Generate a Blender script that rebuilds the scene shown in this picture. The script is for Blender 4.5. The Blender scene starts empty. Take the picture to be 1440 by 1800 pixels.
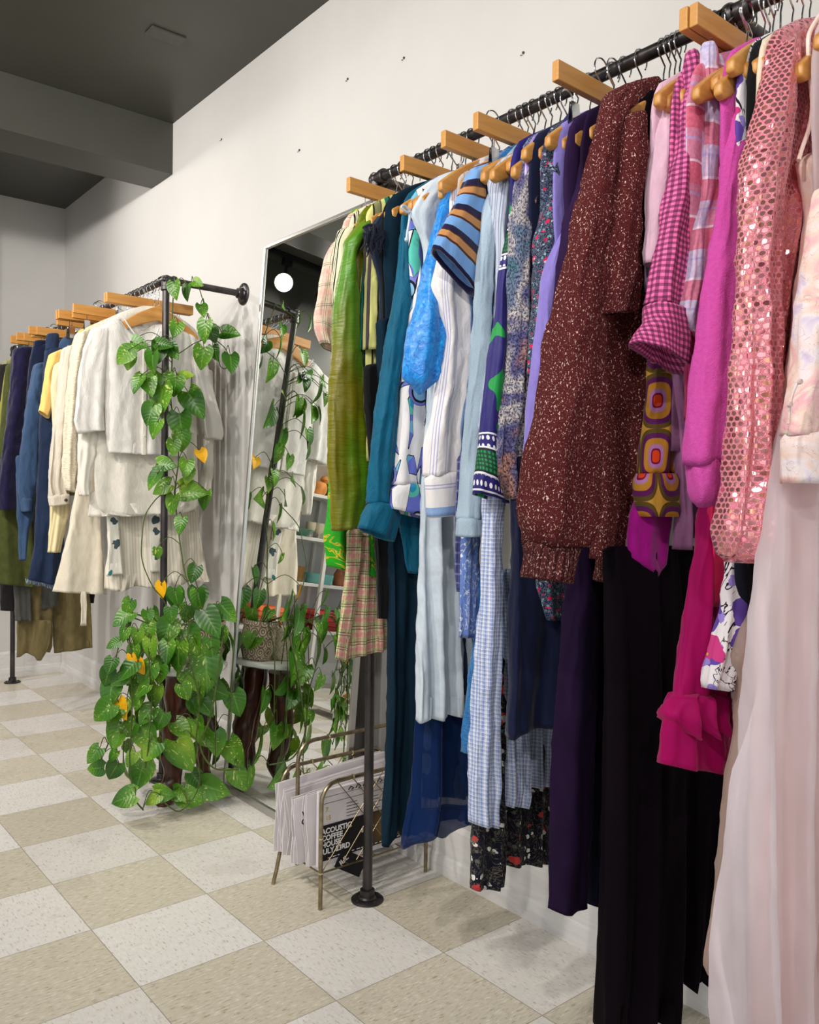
import bpy, bmesh, math, random
from mathutils import Vector, Matrix, noise
random.seed(7)
PI = math.pi
COL = bpy.context.scene.collection
V = Vector
# ---------------------------------------------------------------- camera
FPX = 1482.08
CAM = V((-1.6056, 0.0, 1.0693))
_yaw, _pit, _rol = -0.6903, -0.0186, 0.0134
_cy, _sy = math.cos(_yaw), math.sin(_yaw)
CF = V((-_sy*math.cos(_pit), _cy*math.cos(_pit), math.sin(_pit)))
_r = V((_cy, _sy, 0)); _u = _r.cross(CF)
CR = _r*math.cos(_rol) + _u*math.sin(_rol)
CU = -_r*math.sin(_rol) + _u*math.cos(_rol)

def at(px, py, axis, val):
    """point of the photograph measured on a known plane of the room (axis 0/1/2 = val)"""
    d = CF + CR*((px-720)/FPX) + CU*((900-py)/FPX)
    t = (val - CAM[axis]) / d[axis]
    return CAM + d*t

cam_d = bpy.data.cameras.new('camera')
cam = bpy.data.objects.new('camera', cam_d); COL.objects.link(cam)
m = Matrix((CR, CU, -CF)).transposed().to_4x4(); m.translation = CAM
cam.matrix_world = m
cam_d.sensor_fit = 'VERTICAL'; cam_d.sensor_height = 36.0; cam_d.sensor_width = 28.8
cam_d.lens = FPX/1800*36.0
cam_d.clip_start = .02; cam_d.clip_end = 60
bpy.context.scene.camera = cam

# ---------------------------------------------------------------- materials
def lin(c):
    c = c/255.0
    return c/12.92 if c <= .04045 else ((c+.055)/1.055)**2.4
def rgb(*c):
    if len(c) == 1: c = c[0]
    if isinstance(c, str):
        c = tuple(int(c[i:i+2], 16) for i in (0, 2, 4))
    return (lin(c[0]), lin(c[1]), lin(c[2]), 1.0)

class Mat:
    def __init__(s, name, rough=.8, metal=0.0, sheen=0.0, spec=.3):
        s.m = bpy.data.materials.new(name); s.m.use_nodes = True
        s.nt = s.m.node_tree; s.nt.nodes.clear()
        s.out = s.N('ShaderNodeOutputMaterial')
        s.b = s.N('ShaderNodeBsdfPrincipled')
        s.nt.links.new(s.b.outputs[0], s.out.inputs[0])
        s.b.inputs['Roughness'].default_value = rough
        s.b.inputs['Metallic'].default_value = metal
        s.b.inputs['Specular IOR Level'].default_value = spec
        if sheen:
            s.b.inputs['Sheen Weight'].default_value = sheen
            s.b.inputs['Sheen Roughness'].default_value = .4
        s._uv = None; s._obj = None
    def N(s, t): return s.nt.nodes.new(t)
    def L(s, a, b):
        if hasattr(a, 'links'): s.nt.links.new(a, b)
        else: b.default_value = a
        return b
    def uv(s):
        if s._uv is None:
            s._uv = s.N('ShaderNodeTexCoord').outputs['UV']
        return s._uv
    def obj(s):
        if s._obj is None:
            s._obj = s.N('ShaderNodeTexCoord').outputs['Object']
        return s._obj
    def xyz(s, v):
        n = s.N('ShaderNodeSeparateXYZ'); s.L(v, n.inputs[0]); return n.outputs
    def vec(s, x, y, z=0.0):
        n = s.N('ShaderNodeCombineXYZ')
        for i, k in enumerate((x, y, z)): s.L(k, n.inputs[i])
        return n.outputs[0]
    def ma(s, op, a, b=0.0, c=None):
        n = s.N('ShaderNodeMath'); n.operation = op
        s.L(a, n.inputs[0]); s.L(b, n.inputs[1])
        if c is not None: s.L(c, n.inputs[2])
        return n.outputs[0]
    def scale(s, v, sx, sy, sz=1.0, off=(0, 0, 0), rot=0):
        n = s.N('ShaderNodeMapping'); s.L(v, n.inputs[0])
        n.inputs['Scale'].default_value = (sx, sy, sz); n.inputs['Location'].default_value = off
        n.inputs['Rotation'].default_value = (0, 0, rot)
        return n.outputs[0]
    def noise(s, v, sc, det=3, rough=.5, dist=0.0, out=0):
        n = s.N('ShaderNodeTexNoise'); s.L(v, n.inputs['Vector'])
        n.inputs['Scale'].default_value = sc; n.inputs['Detail'].default_value = det
        n.inputs['Roughness'].default_value = rough; n.inputs['Distortion'].default_value = dist
        return n.outputs[out]
    def voro(s, v, sc, feat='F1', out='Distance', rnd=1.0):
        n = s.N('ShaderNodeTexVoronoi'); s.L(v, n.inputs['Vector']); n.feature = feat
        n.inputs['Scale'].default_value = sc
        n.inputs['Randomness'].default_value = rnd
        return n.outputs[out]
    def ramp(s, f, stops, const=False):
        n = s.N('ShaderNodeValToRGB'); s.L(f, n.inputs[0]); cr = n.color_ramp
        if const: cr.interpolation = 'CONSTANT'
        while len(cr.elements) < len(stops): cr.elements.new(.5)
        for e, (p, c) in zip(cr.elements, stops):
            e.position = p; e.color = c if len(c) == 4 else (*c, 1)
        return n.outputs[0]
    def mix(s, f, a, b, mode='MIX'):
        n = s.N('ShaderNodeMix'); n.data_type = 'RGBA'; n.blend_type = mode
        s.L(f, n.inputs[0]); s.L(a, n.inputs[6]); s.L(b, n.inputs[7])
        return n.outputs[2]
    def frac(s, v, period, off=0.0):
        return s.ma('FRACT', s.ma('ADD', s.ma('DIVIDE', v, period), off))
    def step(s, v, lo, hi=None):
        a = s.ma('GREATER_THAN', v, lo)
        if hi is None: return a
        return s.ma('MULTIPLY', a, s.ma('LESS_THAN', v, hi))
    def bump(s, h, st=.3, d=.002, nrm=None):
        n = s.N('ShaderNodeBump'); n.inputs['Strength'].default_value = st
        n.inputs['Distance'].default_value = d
        s.L(h, n.inputs['Height'])
        if nrm is not None: s.L(nrm, n.inputs['Normal'])
        return n.outputs[0]
    def col(s, c): s.L(c, s.b.inputs['Base Color']); return s
    def nrm(s, n): s.L(n, s.b.inputs['Normal']); return s

MATS = {}
def simple(name, c, rough=.6, metal=0.0, sheen=0.0, var=.0, vs=6.0, bump=0.0, bs=60.0, spec=.3):
    if name in MATS: return MATS[name]
    M = Mat(name, rough, metal, sheen, spec)
    c = rgb(c)
    if var:
        f = M.noise(M.obj(), vs, 4)
        lo = tuple(k*(1-var) for k in c[:3])+(1,); hi = tuple(min(1, k*(1+var)) for k in c[:3])+(1,)
        M.col(M.ramp(f, [(.3, lo), (.7, hi)]))
    else: M.col(c)
    if bump: M.nrm(M.bump(M.noise(M.obj(), bs, 4), bump, .002))
    MATS[name] = M.m
    return M.m

def weave(M, k=.25, sc=5200.0, wr=.35):
    """thread bump plus soft creases"""
    u, v, _ = M.xyz(M.uv())
    t = M.ma('ADD', M.ma('SINE', M.ma('MULTIPLY', u, sc)), M.ma('SINE', M.ma('MULTIPLY', v, sc)))
    n1 = M.bump(t, k*.6, .0002)
    cr = M.noise(M.scale(M.uv(), 26, 12), 1.0, 5, .62, 1.1)
    M.nrm(M.bump(cr, wr*1.25, .007, n1))
    return M

def fabric(name, c, rough=.85, sheen=.15, var=.10, k=.25, wr=.35, c2=None, spec=.2):
    M = Mat('fabric_'+name, rough, 0, sheen, spec)
    c = rgb(c)
    f = M.noise(M.scale(M.uv(), 60, 25), 1.0, 5, .65)
    lo = rgb(c2) if c2 else tuple(x*(1-var*1.5) for x in c[:3])+(1,)
    hi = c if c2 else tuple(min(1, x*(1+var)) for x in c[:3])+(1,)
    M.col(M.ramp(f, [(.35, lo), (.65, hi)]))
    return weave(M, k, wr=wr).m

def velvet(name, c, c2, sh=.3):
    M = Mat('velvet_'+name, .9, 0, sh, .1)
    M.b.inputs['Sheen Tint'].default_value = rgb(c2)
    M.b.inputs['Sheen Roughness'].default_value = .3
    M.col(M.mix(M.noise(M.scale(M.uv(), 30, 6), 1, 4), rgb(c), rgb(c2)))
    return weave(M, .1, wr=.2).m

def satin(name, c, c2, crush=.0, rough=.3):
    M = Mat('satin_'+name, rough, 0, .2, .6)
    n = M.noise(M.uv(), 75 if crush else 18, 4, .6, 1.8)
    M.col(M.ramp(n, [(.3, rgb(c2)), (.65, rgb(c))]))
    M.nrm(M.bump(n, .7 if crush else .25, .0035 if crush else .003))
    return M.m

def stripes(name, axis, period, stops, k=.25, sheen=.1, wob=.0, rough=.85, wr=.35):
    M = Mat('stripe_'+name, rough, 0, sheen, .2)
    o = M.xyz(M.uv()); a = o[axis]
    if wob: a = M.ma('ADD', a, M.ma('MULTIPLY', M.noise(M.uv(), 12, 2), wob))
    M.col(M.ramp(M.frac(a, period), [(p, rgb(c)) for p, c in stops], True))
    return weave(M, k, wr=wr).m

def plaid(name, period, base, bands_u, bands_v, jit=.1, wr=.35, mode='MIX', k=.25):
    """bands: (lo, hi, colour, opacity) as fractions of the period"""
    M = Mat('plaid_'+name, .85, 0, .1, .2)
    u, v, _ = M.xyz(M.uv())
    fu, fv = M.frac(u, period), M.frac(v, period)
    c = rgb(base)
    for f, bands in ((fu, bands_u), (fv, bands_v)):
        for lo, hi, cc, op in bands:
            c = M.mix(M.ma('MULTIPLY', M.step(f, lo, hi), op), c, rgb(cc), mode)
    if jit:
        n = M.noise(M.scale(M.uv(), 160, 160), 1, 2)
        c = M.mix(jit, c, M.ramp(n, [(.4, (0, 0, 0, 1)), (.6, (1, 1, 1, 1))]), 'OVERLAY')
    M.col(c)
    return weave(M, k, wr=wr).m

def ditsy(name, ground, spots, sc=60.0, thin=None, stretch=1.0):
    """small scattered flowers and leaves on a ground; spots: (scale, threshold, colour)"""
    M = Mat('print_'+name, .85, 0, .1, .2)
    c = rgb(ground)
    if thin:
        n = M.noise(M.scale(M.uv(), sc*1.2, sc*stretch), 1.0, 3, .6, 2.5)
        c = M.mix(M.step(n, .482, .518), c, rgb(thin))
    for i, (s_, th, cc) in enumerate(spots):
        uvw = M.scale(M.uv(), 1, 1, 1, (i*.37, i*.21, 0))
        w = M.noise(uvw, s_*2.2, 2, .5, 0, 1)
        vv = M.N('ShaderNodeVectorMath'); vv.operation = 'MULTIPLY_ADD'
        M.L(w, vv.inputs[0]); vv.inputs[1].default_value = (.55/s_,)*3; M.L(uvw, vv.inputs[2])
        d = M.voro(vv.outputs[0], s_)
        c = M.mix(M.ma('LESS_THAN', d, th), c, rgb(cc))
    M.col(c)
    return weave(M, .2, wr=.35).m

# ---------------------------------------------------------------- objects
def root_loc(o):
    p = V((0, 0, 0))
    while o is not None:
        p = p + o.location; o = o.parent
    return p

def link(name, me, parent=None, mat=None, smooth=True):
    o = bpy.data.objects.new(name, me); COL.objects.link(o)
    if parent is not None: o.parent = parent
    if mat is not None:
        for k in (mat if isinstance(mat, (list, tuple)) else [mat]): me.materials.append(k)
    if smooth: me.shade_smooth()
    return o

def mesh(name, vs, fs, mat, parent=None, uv=None, smooth=True, mi=None):
    off = root_loc(parent) if parent is not None else V((0, 0, 0))
    me = bpy.data.meshes.new(name)
    me.from_pydata([tuple(V(v)-off) for v in vs], [], fs)
    if uv is not None:
        ul = me.uv_layers.new(name='UVMap')
        flat = []
        for f in fs:
            for i in f: flat.extend(uv[i])
        ul.data.foreach_set('uv', flat)
    if mi is not None: me.polygons.foreach_set('material_index', mi)
    me.update()
    return link(name, me, parent, mat, smooth)

def setp(o, label=None, cat=None, group=None, kind=None):
    if label: o['label'] = label
    if cat: o['category'] = cat
    if group: o['group'] = group
    if kind: o['kind'] = kind
    return o

def thing(name, label, cat, loc=(0, 0, 0), group=None, rotz=0):
    o = bpy.data.objects.new(name, None); COL.objects.link(o)
    o.empty_display_size = .05
    o.location = loc; o.rotation_euler = (0, 0, rotz)
    return setp(o, label, cat, group)

def copy_tree(o, parent=None):
    c = o.copy(); COL.objects.link(c)
    if parent is not None: c.parent = parent
    for ch in list(o.children): copy_tree(ch, c)
    return c

class G:
    """collects shapes into one mesh"""
    def __init__(s): s.v = []; s.f = []; s.uv = []; s.mi = []; s.cur = 0
    def add(s, vs, fs, uv=None):
        n = len(s.v); s.v += [V(p) for p in vs]
        s.uv += uv if uv else [(p[0]+p[1], p[2]) for p in s.v[n:]]
        for f in fs: s.f.append([i+n for i in f]); s.mi.append(s.cur)
    def box(s, lo, hi, rot=None, piv=None):
        x0, y0, z0 = lo; x1, y1, z1 = hi
        vs = [V(p) for p in ((x0,y0,z0),(x1,y0,z0),(x1,y1,z0),(x0,y1,z0),(x0,y0,z1),(x1,y0,z1),(x1,y1,z1),(x0,y1,z1))]
        if rot is not None:
            piv = V(piv) if piv is not None else (vs[0]+vs[6])/2
            vs = [rot @ (p-piv) + piv for p in vs]
        s.add(vs, [(0,3,2,1),(4,5,6,7),(0,1,5,4),(1,2,6,5),(2,3,7,6),(3,0,4,7)])
    def tube(s, pts, r, seg=12, cap=True):
        pts = [V(p) for p in pts]; n = len(pts)
        rs = r if isinstance(r, (list, tuple)) else [r]*n
        up = None; rings = []; acc = 0; uv = []
        for i, p in enumerate(pts):
            t = (pts[min(i+1, n-1)]-pts[max(i-1, 0)])
            if t.length < 1e-9: t = V((0, 0, 1))
            t.normalize()
            if up is None:
                a = V((0, 0, 1)) if abs(t.z) < .9 else V((1, 0, 0))
                up = (a - t*a.dot(t)).normalized()
            else:
                up = up - t*up.dot(t)
                up = up.normalized() if up.length > 1e-6 else t.orthogonal().normalized()
            w = t.cross(up)
            if i: acc += (p-pts[i-1]).length
            ring = []
            for k in range(seg):
                a = 2*PI*k/seg
                ring.append(p + (up*math.cos(a)+w*math.sin(a))*rs[i]); uv.append((k/seg*2*PI*rs[i], acc))
            rings.append(ring)
        vs = [q for ring in rings for q in ring]; fs = []
        for i in range(n-1):
            for k in range(seg):
                a = i*seg+k; b = i*seg+(k+1) % seg
                fs.append((a, b, b+seg, a+seg))
        if cap:
            fs.append(tuple(range(seg))[::-1]); fs.append(tuple(range((n-1)*seg, n*seg)))
        s.add(vs, fs, uv)
    def lathe(s, prof, c=(0, 0, 0), seg=28, axis=None, cap=True):
        """prof: (r, h) pairs along axis from c"""
        c = V(c); ax = V(axis or (0, 0, 1)).normalized()
        a1 = ax.orthogonal().normalized(); a2 = ax.cross(a1)
        vs = []; uv = []; L = 0
        for i, (r, h) in enumerate(prof):
            if i: L += math.hypot(r-prof[i-1][0], h-prof[i-1][1])
            for k in range(seg):
                a = 2*PI*k/seg
                vs.append(c + ax*h + (a1*math.cos(a)+a2*math.sin(a))*r); uv.append((k/seg, L))
        fs = []
        for i in range(len(prof)-1):
            for k in range(seg):
                a = i*seg+k; b = i*seg+(k+1) % seg
                fs.append((a, b, b+seg, a+seg))
        if cap:
            if prof[0][0] > 1e-5: fs.append(tuple(range(seg))[::-1])
            if prof[-1][0] > 1e-5: fs.append(tuple(range((len(prof)-1)*seg, len(prof)*seg)))
        s.add(vs, fs, uv)
    def prism(s, poly, y0, y1, bev=0.0):
        """poly in (x, z), extruded along y"""
        n = len(poly)
        if bev:
            cx = sum(p[0] for p in poly)/n; cz = sum(p[1] for p in poly)/n
            def ins(p):
                d = V((p[0]-cx, p[1]-cz)); k = max(0, 1-bev/max(d.length, 1e-6)); return (cx+d.x*k, cz+d.y*k)
            ip = [ins(p) for p in poly]
            layers = [(ip, y0), (poly, y0+bev), (poly, y1-bev), (ip, y1)]
        else: layers = [(poly, y0), (poly, y1)]
        vs = [(x, y, z) for pl, y in layers for x, z in pl]; fs = []
        for l in range(len(layers)-1):
            for i in range(n):
                a = l*n+i; b = l*n+(i+1) % n
                fs.append((a, b, b+n, a+n))
        fs.append(tuple(range(n))[::-1]); fs.append(tuple(range((len(layers)-1)*n, len(layers)*n)))
        s.add(vs, fs)
    def make(s, name, mat, parent=None, smooth=True, bevel=0.0, fixn=True):
        o = mesh(name, s.v, s.f, mat, parent, s.uv, smooth, s.mi)
        if fixn or bevel:
            bm = bmesh.new(); bm.from_mesh(o.data)
            if bevel:
                bmesh.ops.bevel(bm, geom=[e for e in bm.edges if e.is_manifold and e.calc_face_angle(0) > .6], offset=bevel, segments=3, affect='EDGES', profile=.5)
            bmesh.ops.recalc_face_normals(bm, faces=bm.faces)
            bm.to_mesh(o.data); bm.free()
        if smooth: sharp(o)
        return o

def sharp(o, ang=.7):
    try: o.data.set_sharp_from_angle(angle=ang)
    except Exception: pass

def crom(p0, p1, p2, p3, t):
    return .5*((2*p1)+(-p0+p2)*t+(2*p0-5*p1+4*p2-p3)*t*t+(-p0+3*p1-3*p2+p3)*t*t*t)
def spline(pts, n=8):
    pts = [V(p) for p in pts]
    if len(pts) < 3: return pts
    out = []
    for i in range(len(pts)-1):
        a = pts[max(i-1, 0)]; d = pts[min(i+2, len(pts)-1)]
        for k in range(n): out.append(crom(a, pts[i], pts[i+1], d, k/n))
    return out+[pts[-1]]
def arc(c, r, a0, a1, ax, ay, n=8):
    c = V(c); ax = V(ax); ay = V(ay)
    return [c+ax*(r*math.cos(a0+(a1-a0)*i/n))+ay*(r*math.sin(a0+(a1-a0)*i/n)) for i in range(n+1)]

def text(name, s, size, loc, mat, parent, xdir=(1, 0, 0), ydir=(0, 0, 1), align='LEFT', ext=.0003, bold=0.0, sx=1.0):
    cu = bpy.data.curves.new(name, 'FONT'); cu.body = s; cu.size = size; cu.align_x = align
    cu.extrude = ext; cu.offset = bold; cu.resolution_u = 3; cu.space_line = .92
    t = bpy.data.objects.new('tmp_text', cu); COL.objects.link(t)
    dg = bpy.context.evaluated_depsgraph_get(); dg.update()
    me = bpy.data.meshes.new_from_object(t.evaluated_get(dg))
    bpy.data.objects.remove(t)
    xd = V(xdir).normalized(); yd = V(ydir).normalized(); zd = xd.cross(yd)
    off = root_loc(parent) if parent is not None else V((0, 0, 0))
    for v in me.vertices:
        c = v.co.copy(); v.co = V(loc)+xd*c.x*sx+yd*c.y+zd*c.z-off
    me.materials.clear()
    return link(name, me, parent, mat, False)
# ================================================================ the room
YB = 5.18          # back wall
ZC = 2.74          # ceiling
def wall_mat():
    M = Mat('white_wall_paint', .75, 0, 0, .25)
    n = M.noise(M.obj(), 1.3, 5, .6)
    M.col(M.ramp(n, [(.3, rgb(200, 198, 195)), (.7, rgb(208, 206, 203))]))
    M.nrm(M.bump(M.noise(M.obj(), 160, 3), .08, .002, M.bump(M.noise(M.obj(), 3, 3), .15, .01)))
    return M.m
WALL = wall_mat()
DARK = simple('dark_ceiling_paint', (72, 72, 66), .42, var=.12, vs=2, bump=.06, bs=90)
def floor_mat():
    M = Mat('checkered_vinyl_tile', .32, 0, 0, .4)
    x, y, _ = M.xyz(M.obj())
    T = .3048
    ix = M.ma('DIVIDE', M.ma('ADD', x, .5905), T); iy = M.ma('DIVIDE', M.ma('SUBTRACT', y, 2.0598), T)
    fx, fy = M.ma('FLOOR', ix), M.ma('FLOOR', iy)
    par = M.ma('MODULO', M.ma('ADD', M.ma('ADD', fx, fy), 200), 2)
    par = M.ma('LESS_THAN', par, .5)
    # streaks turned 90 degrees on neighbouring tiles
    va = M.scale(M.obj(), 50, 190); vb = M.scale(M.obj(), 190, 50)
    sA = M.noise(va, 1, 3, .6); sB = M.noise(vb, 1, 3, .6)
    s = M.mix(par, sA, sB)
    s2 = M.noise(M.scale(M.obj(), 55, 130), 1, 2, .5, .5)
    cA = M.ramp(s, [(.31, rgb(162, 148, 124)), (.41, rgb(206, 198, 179)), (.58, rgb(212, 205, 188)), (.68, rgb(232, 227, 214))])
    cB = M.ramp(s, [(.31, rgb(184, 171, 154)), (.40, rgb(226, 222, 216)), (.62, rgb(233, 230, 226)), (.75, rgb(242, 240, 238))])
    c = M.mix(par, cA, cB)
    c = M.mix(M.ma('MULTIPLY', M.step(s2, .66), .22), c, rgb(160, 142, 120))
    # per tile tone
    w = M.N('ShaderNodeTexWhiteNoise'); M.L(M.vec(fx, fy, 0.0), w.inputs[0])
    c = M.mix(M.ma('MULTIPLY', w.outputs[0], .22), c, rgb(190, 180, 160), 'MULTIPLY')
    stain = M.noise(M.obj(), 2.6, 5, .65)
    c = M.mix(M.ma('MULTIPLY', M.step(stain, .58), .12), c, rgb(150, 140, 125))
    def seam(i):
        f = M.ma('FRACT', i); d = M.ma('MINIMUM', f, M.ma('SUBTRACT', 1.0, f))
        return M.ma('LESS_THAN', d, .0035)
    sm = M.ma('MAXIMUM', seam(ix), seam(iy))
    c = M.mix(M.ma('MULTIPLY', sm, .65), c, rgb(112, 100, 84))
    M.col(c)
    M.L(M.ramp(M.noise(M.obj(), 14, 4), [(.3, (.25,)*3), (.7, (.45,)*3)]), M.b.inputs['Roughness'])
    M.nrm(M.bump(M.ma('SUBTRACT', M.noise(M.obj(), 30, 4), sm), .12, .002))
    return M.m
def struct(name, lo, hi, mat, bevel=0.0):
    g = G(); g.box(lo, hi)
    o = g.make(name, mat, None, False, bevel); o['kind'] = 'structure'; return o
XW = -5.0; YN = -3.2
struct('floor', (XW, YN, -.05), (0, YB, 0), floor_mat())
struct('wall_right', (0, YN-.1, 0), (.1, YB+.1, ZC), WALL)
struct('wall_back', (XW, YB, 0), (0, YB+.1, ZC), WALL)
struct('wall_left', (XW-.1, YN-.1, 0), (XW, YB+.1, ZC), WALL)
struct('wall_front', (XW, YN-.1, 0), (0, YN, ZC), WALL)
struct('ceiling', (XW-.1, YN-.1, ZC), (.1, YB+.1, ZC+.1), DARK)
struct('trim_1', (XW, 3.66, 2.512), (-.0005, 3.90, ZC), DARK, .002)          # ceiling beam
o = struct('trim_2', (XW, 4.75, 2.0), (-.75, YB-.0005, ZC-.0005), DARK)         # bulkhead above the shelves
o.data.materials.append(WALL)
for p in o.data.polygons:
    if p.normal.z < -.9: p.material_index = 1
# panelled skirting with a flat ledge and a shoe moulding
def base_mat():
    M = Mat('pale_baseboard', .45, 0, 0, .4)
    n = M.noise(M.scale(M.obj(), 6, 2, 14), 1.0, 5, .6, 1.5)
    M.col(M.ramp(n, [(.3, rgb(205, 203, 203)), (.5, rgb(224, 222, 220)), (.7, rgb(214, 212, 210))]))
    M.nrm(M.bump(n, .08, .002)); return M.m
BASE = base_mat()
def base(name, poly, y0, y1, xz=True):
    g = G()
    if xz: g.prism(poly, y0, y1)
    else:
        g.prism(poly, y0, y1); g.v = [V((v.y, YB+v.x, v.z)) for v in g.v]
    o = g.make(name, BASE, None, False); o['kind'] = 'structure'
prof = [(0, 0), (-.019, 0), (-.019, .03), (-.015, .048), (-.0105, .055), (-.0105, .135), (-.007, .143), (-.001, .148), (0, .148)]
base('baseboard_right', prof, YN, YB-.02)
base('baseboard_back', prof, XW, -.0005, False)

# ceiling access plate, wall anchors
g = G(); g.box((-.395, 2.942, ZC-.008), (-.265, 3.012, ZC-.0005))
setp(g.make('ceiling_plate', DARK, None, False, .003), 'flat dark painted cover plate on the ceiling', 'plate')
PLUG = simple('wall_plug_grey', (70, 68, 66), .5)
for k, (px, py, w) in enumerate([(612, 139, 'right of the ceiling corner, second highest'), (711, 102, 'highest on the white wall'), (390, 245, 'farthest left on the white wall, beyond the beam end'), (527, 264, 'lowest, above the mirror'), (921, 93, 'above the row of hanger bars')]):
    p = at(px, py, 0, 0)
    g = G(); g.lathe([(.0, .002), (.0022, .004), (.0035, .0035), (.0035, -.0005)][::-1], (0, p.y, p.z), 10, (-1, 0, 0))
    g.tube([(-.002, p.y+.004, p.z-.004), (-.006, p.y+.007, p.z-.006)], .0012, 6)
    setp(g.make('wall_anchor', PLUG), 'tiny grey screw anchor, '+w, 'wall anchor', 'screw anchors left in the wall')

# ---------------------------------------------------------------- lights
LK = .64
TRK = simple('black_track_metal', (30, 30, 32), .4, .3)
def emis(name, c, st):
    M = Mat(name, .5); M.b.inputs['Emission Color'].default_value = (*c, 1); M.b.inputs['Emission Strength'].default_value = st
    M.col((*c, 1)); return M.m
LENS = emis('lamp_lens', (1, .93, .84), 30)
def track_head(x, y, aim, label, group):
    """black spot head under the track; aim = direction of its beam"""
    t = thing('track_light', label, 'track light', (x, y, ZC-.03), group)
    g = G(); g.box((x-.03, y-.018, ZC-.075), (x+.03, y+.018, ZC-.03)); g.make('adapter', TRK, t, False, .003)
    g = G(); g.tube([(x, y, ZC-.07), (x, y, ZC-.16)], .011, 10); g.make('stem', TRK, t)
    a = V(aim).normalized(); c = V((x, y, ZC-.19))
    g = G(); g.lathe([(.012, -.07), (.036, -.065), (.04, -.02), (.055, .05), (.06, .075), (.056, .075), (.048, .045), (.0, .04)], c, 24, a)
    h = g.make('lamp_head', TRK, t)
    g = G(); g.lathe([(.046, .048), (.046, .052), (0, .056)], c, 20, a); g.make('lens', LENS, h)
    return c + a*.1
def spot(name, loc, aim, power, size=1.6, blend=.6, rad=.05, col=(1, .95, .89)):
    d = bpy.data.lights.new(name, 'SPOT'); d.energy = power*LK; d.spot_size = size; d.spot_blend = blend
    d.shadow_soft_size = rad; d.color = col
    o = bpy.data.objects.new(name, d); COL.objects.link(o); o.location = loc
    o.rotation_euler = V(aim).to_track_quat('-Z', 'Y').to_euler()
    return o
def track(x0, y0, x1, y1, label):
    g = G(); g.box((min(x0, x1)-.017, min(y0, y1)-.017, ZC-.03), (max(x0, x1)+.017, max(y0, y1)+.017, ZC-.0005))
    setp(g.make('light_track', TRK, None, False, .002), label, 'light track')
track(-2.3, -1.4, -2.3, 3.3, 'long black light track on the ceiling over the shop floor')
track(-4.2, 4.57, -.95, 4.57, 'black light track before the dark bulkhead, seen in the mirror')
HG = 'track lights over the shop floor'
for k, (y, tx, ty, tz, pw) in enumerate([(-1.0, -.2, .2, 1.3, 75), (.1, -.2, .75, 1.2, 88), (1.0, -.2, 1.5, 1.2, 105), (1.75, -.1, 2.6, 1.4, 110), (2.5, -.35, 3.3, 1.4, 132), (3.1, -.5, 4.6, 1.5, 140)]):
    aim = V((tx, ty, tz)) - V((-2.3, y, ZC-.19))
    p = track_head(-2.3, y, aim, 'black track spotlight aimed at the clothes racks', HG)
    spot('track_lamp', p, aim, pw, 2.0, .8, .045)
for x, aim in ((-1.12, (.5, -.82, -.22)), (-1.42, (.12, -.75, -.5)), (-1.9, (0, .35, -.9)), (-2.6, (.1, .4, -.8))):
    p = track_head(x, 4.57, aim, {-1.12: 'black track spotlight nearest the right wall, seen in the mirror', -1.42: 'glaring track spotlight seen in the mirror', -1.9: 'black track spotlight pointing down, seen in the mirror', -2.6: 'black track spotlight over the shelves'}[x], 'track lights before the dark bulkhead')
    spot('track_lamp', p, aim, {-1.12: 40, -1.42: 40}.get(x, 75), 2.2, .8, .04)
def area(name, loc, aim, sx, sy, power, col):
    d = bpy.data.lights.new(name, 'AREA'); d.shape = 'RECTANGLE'; d.size = sx; d.size_y = sy; d.energy = power*LK; d.color = col
    o = bpy.data.objects.new(name, d); COL.objects.link(o); o.location = loc
    o.rotation_euler = V(aim).to_track_quat('-Z', 'Y').to_euler(); return o
area('soft_fill_front', (-2.6, YN+.05, 1.5), (0, 1, 0), 4.2, 2.3, 62, (.9, .95, 1.0))  # added cool fill light behind the camera; the front wall has no window
area('soft_fill_left', (XW+.05, .6, 1.4), (1, 0, 0), 4.0, 2.2, 50, (.95, .97, 1.0))  # second added fill, out of view before the solid left wall
w = bpy.data.worlds.new('world'); bpy.context.scene.world = w; w.use_nodes = True
w.node_tree.nodes['Background'].inputs[0].default_value = (.8, .85, .9, 1); w.node_tree.nodes['Background'].inputs[1].default_value = .3
sc = bpy.context.scene
sc.view_settings.view_transform = 'Standard'; sc.view_settings.look = 'None'
sc.view_settings.gamma = 1.0; sc.view_settings.exposure = 0.06; sc.view_settings.use_curve_mapping = False
sc.cycles.max_bounces = 10; sc.cycles.transparent_max_bounces = 16; sc.cycles.use_denoising = True
sc.cycles.sample_clamp_indirect = 6
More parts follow.
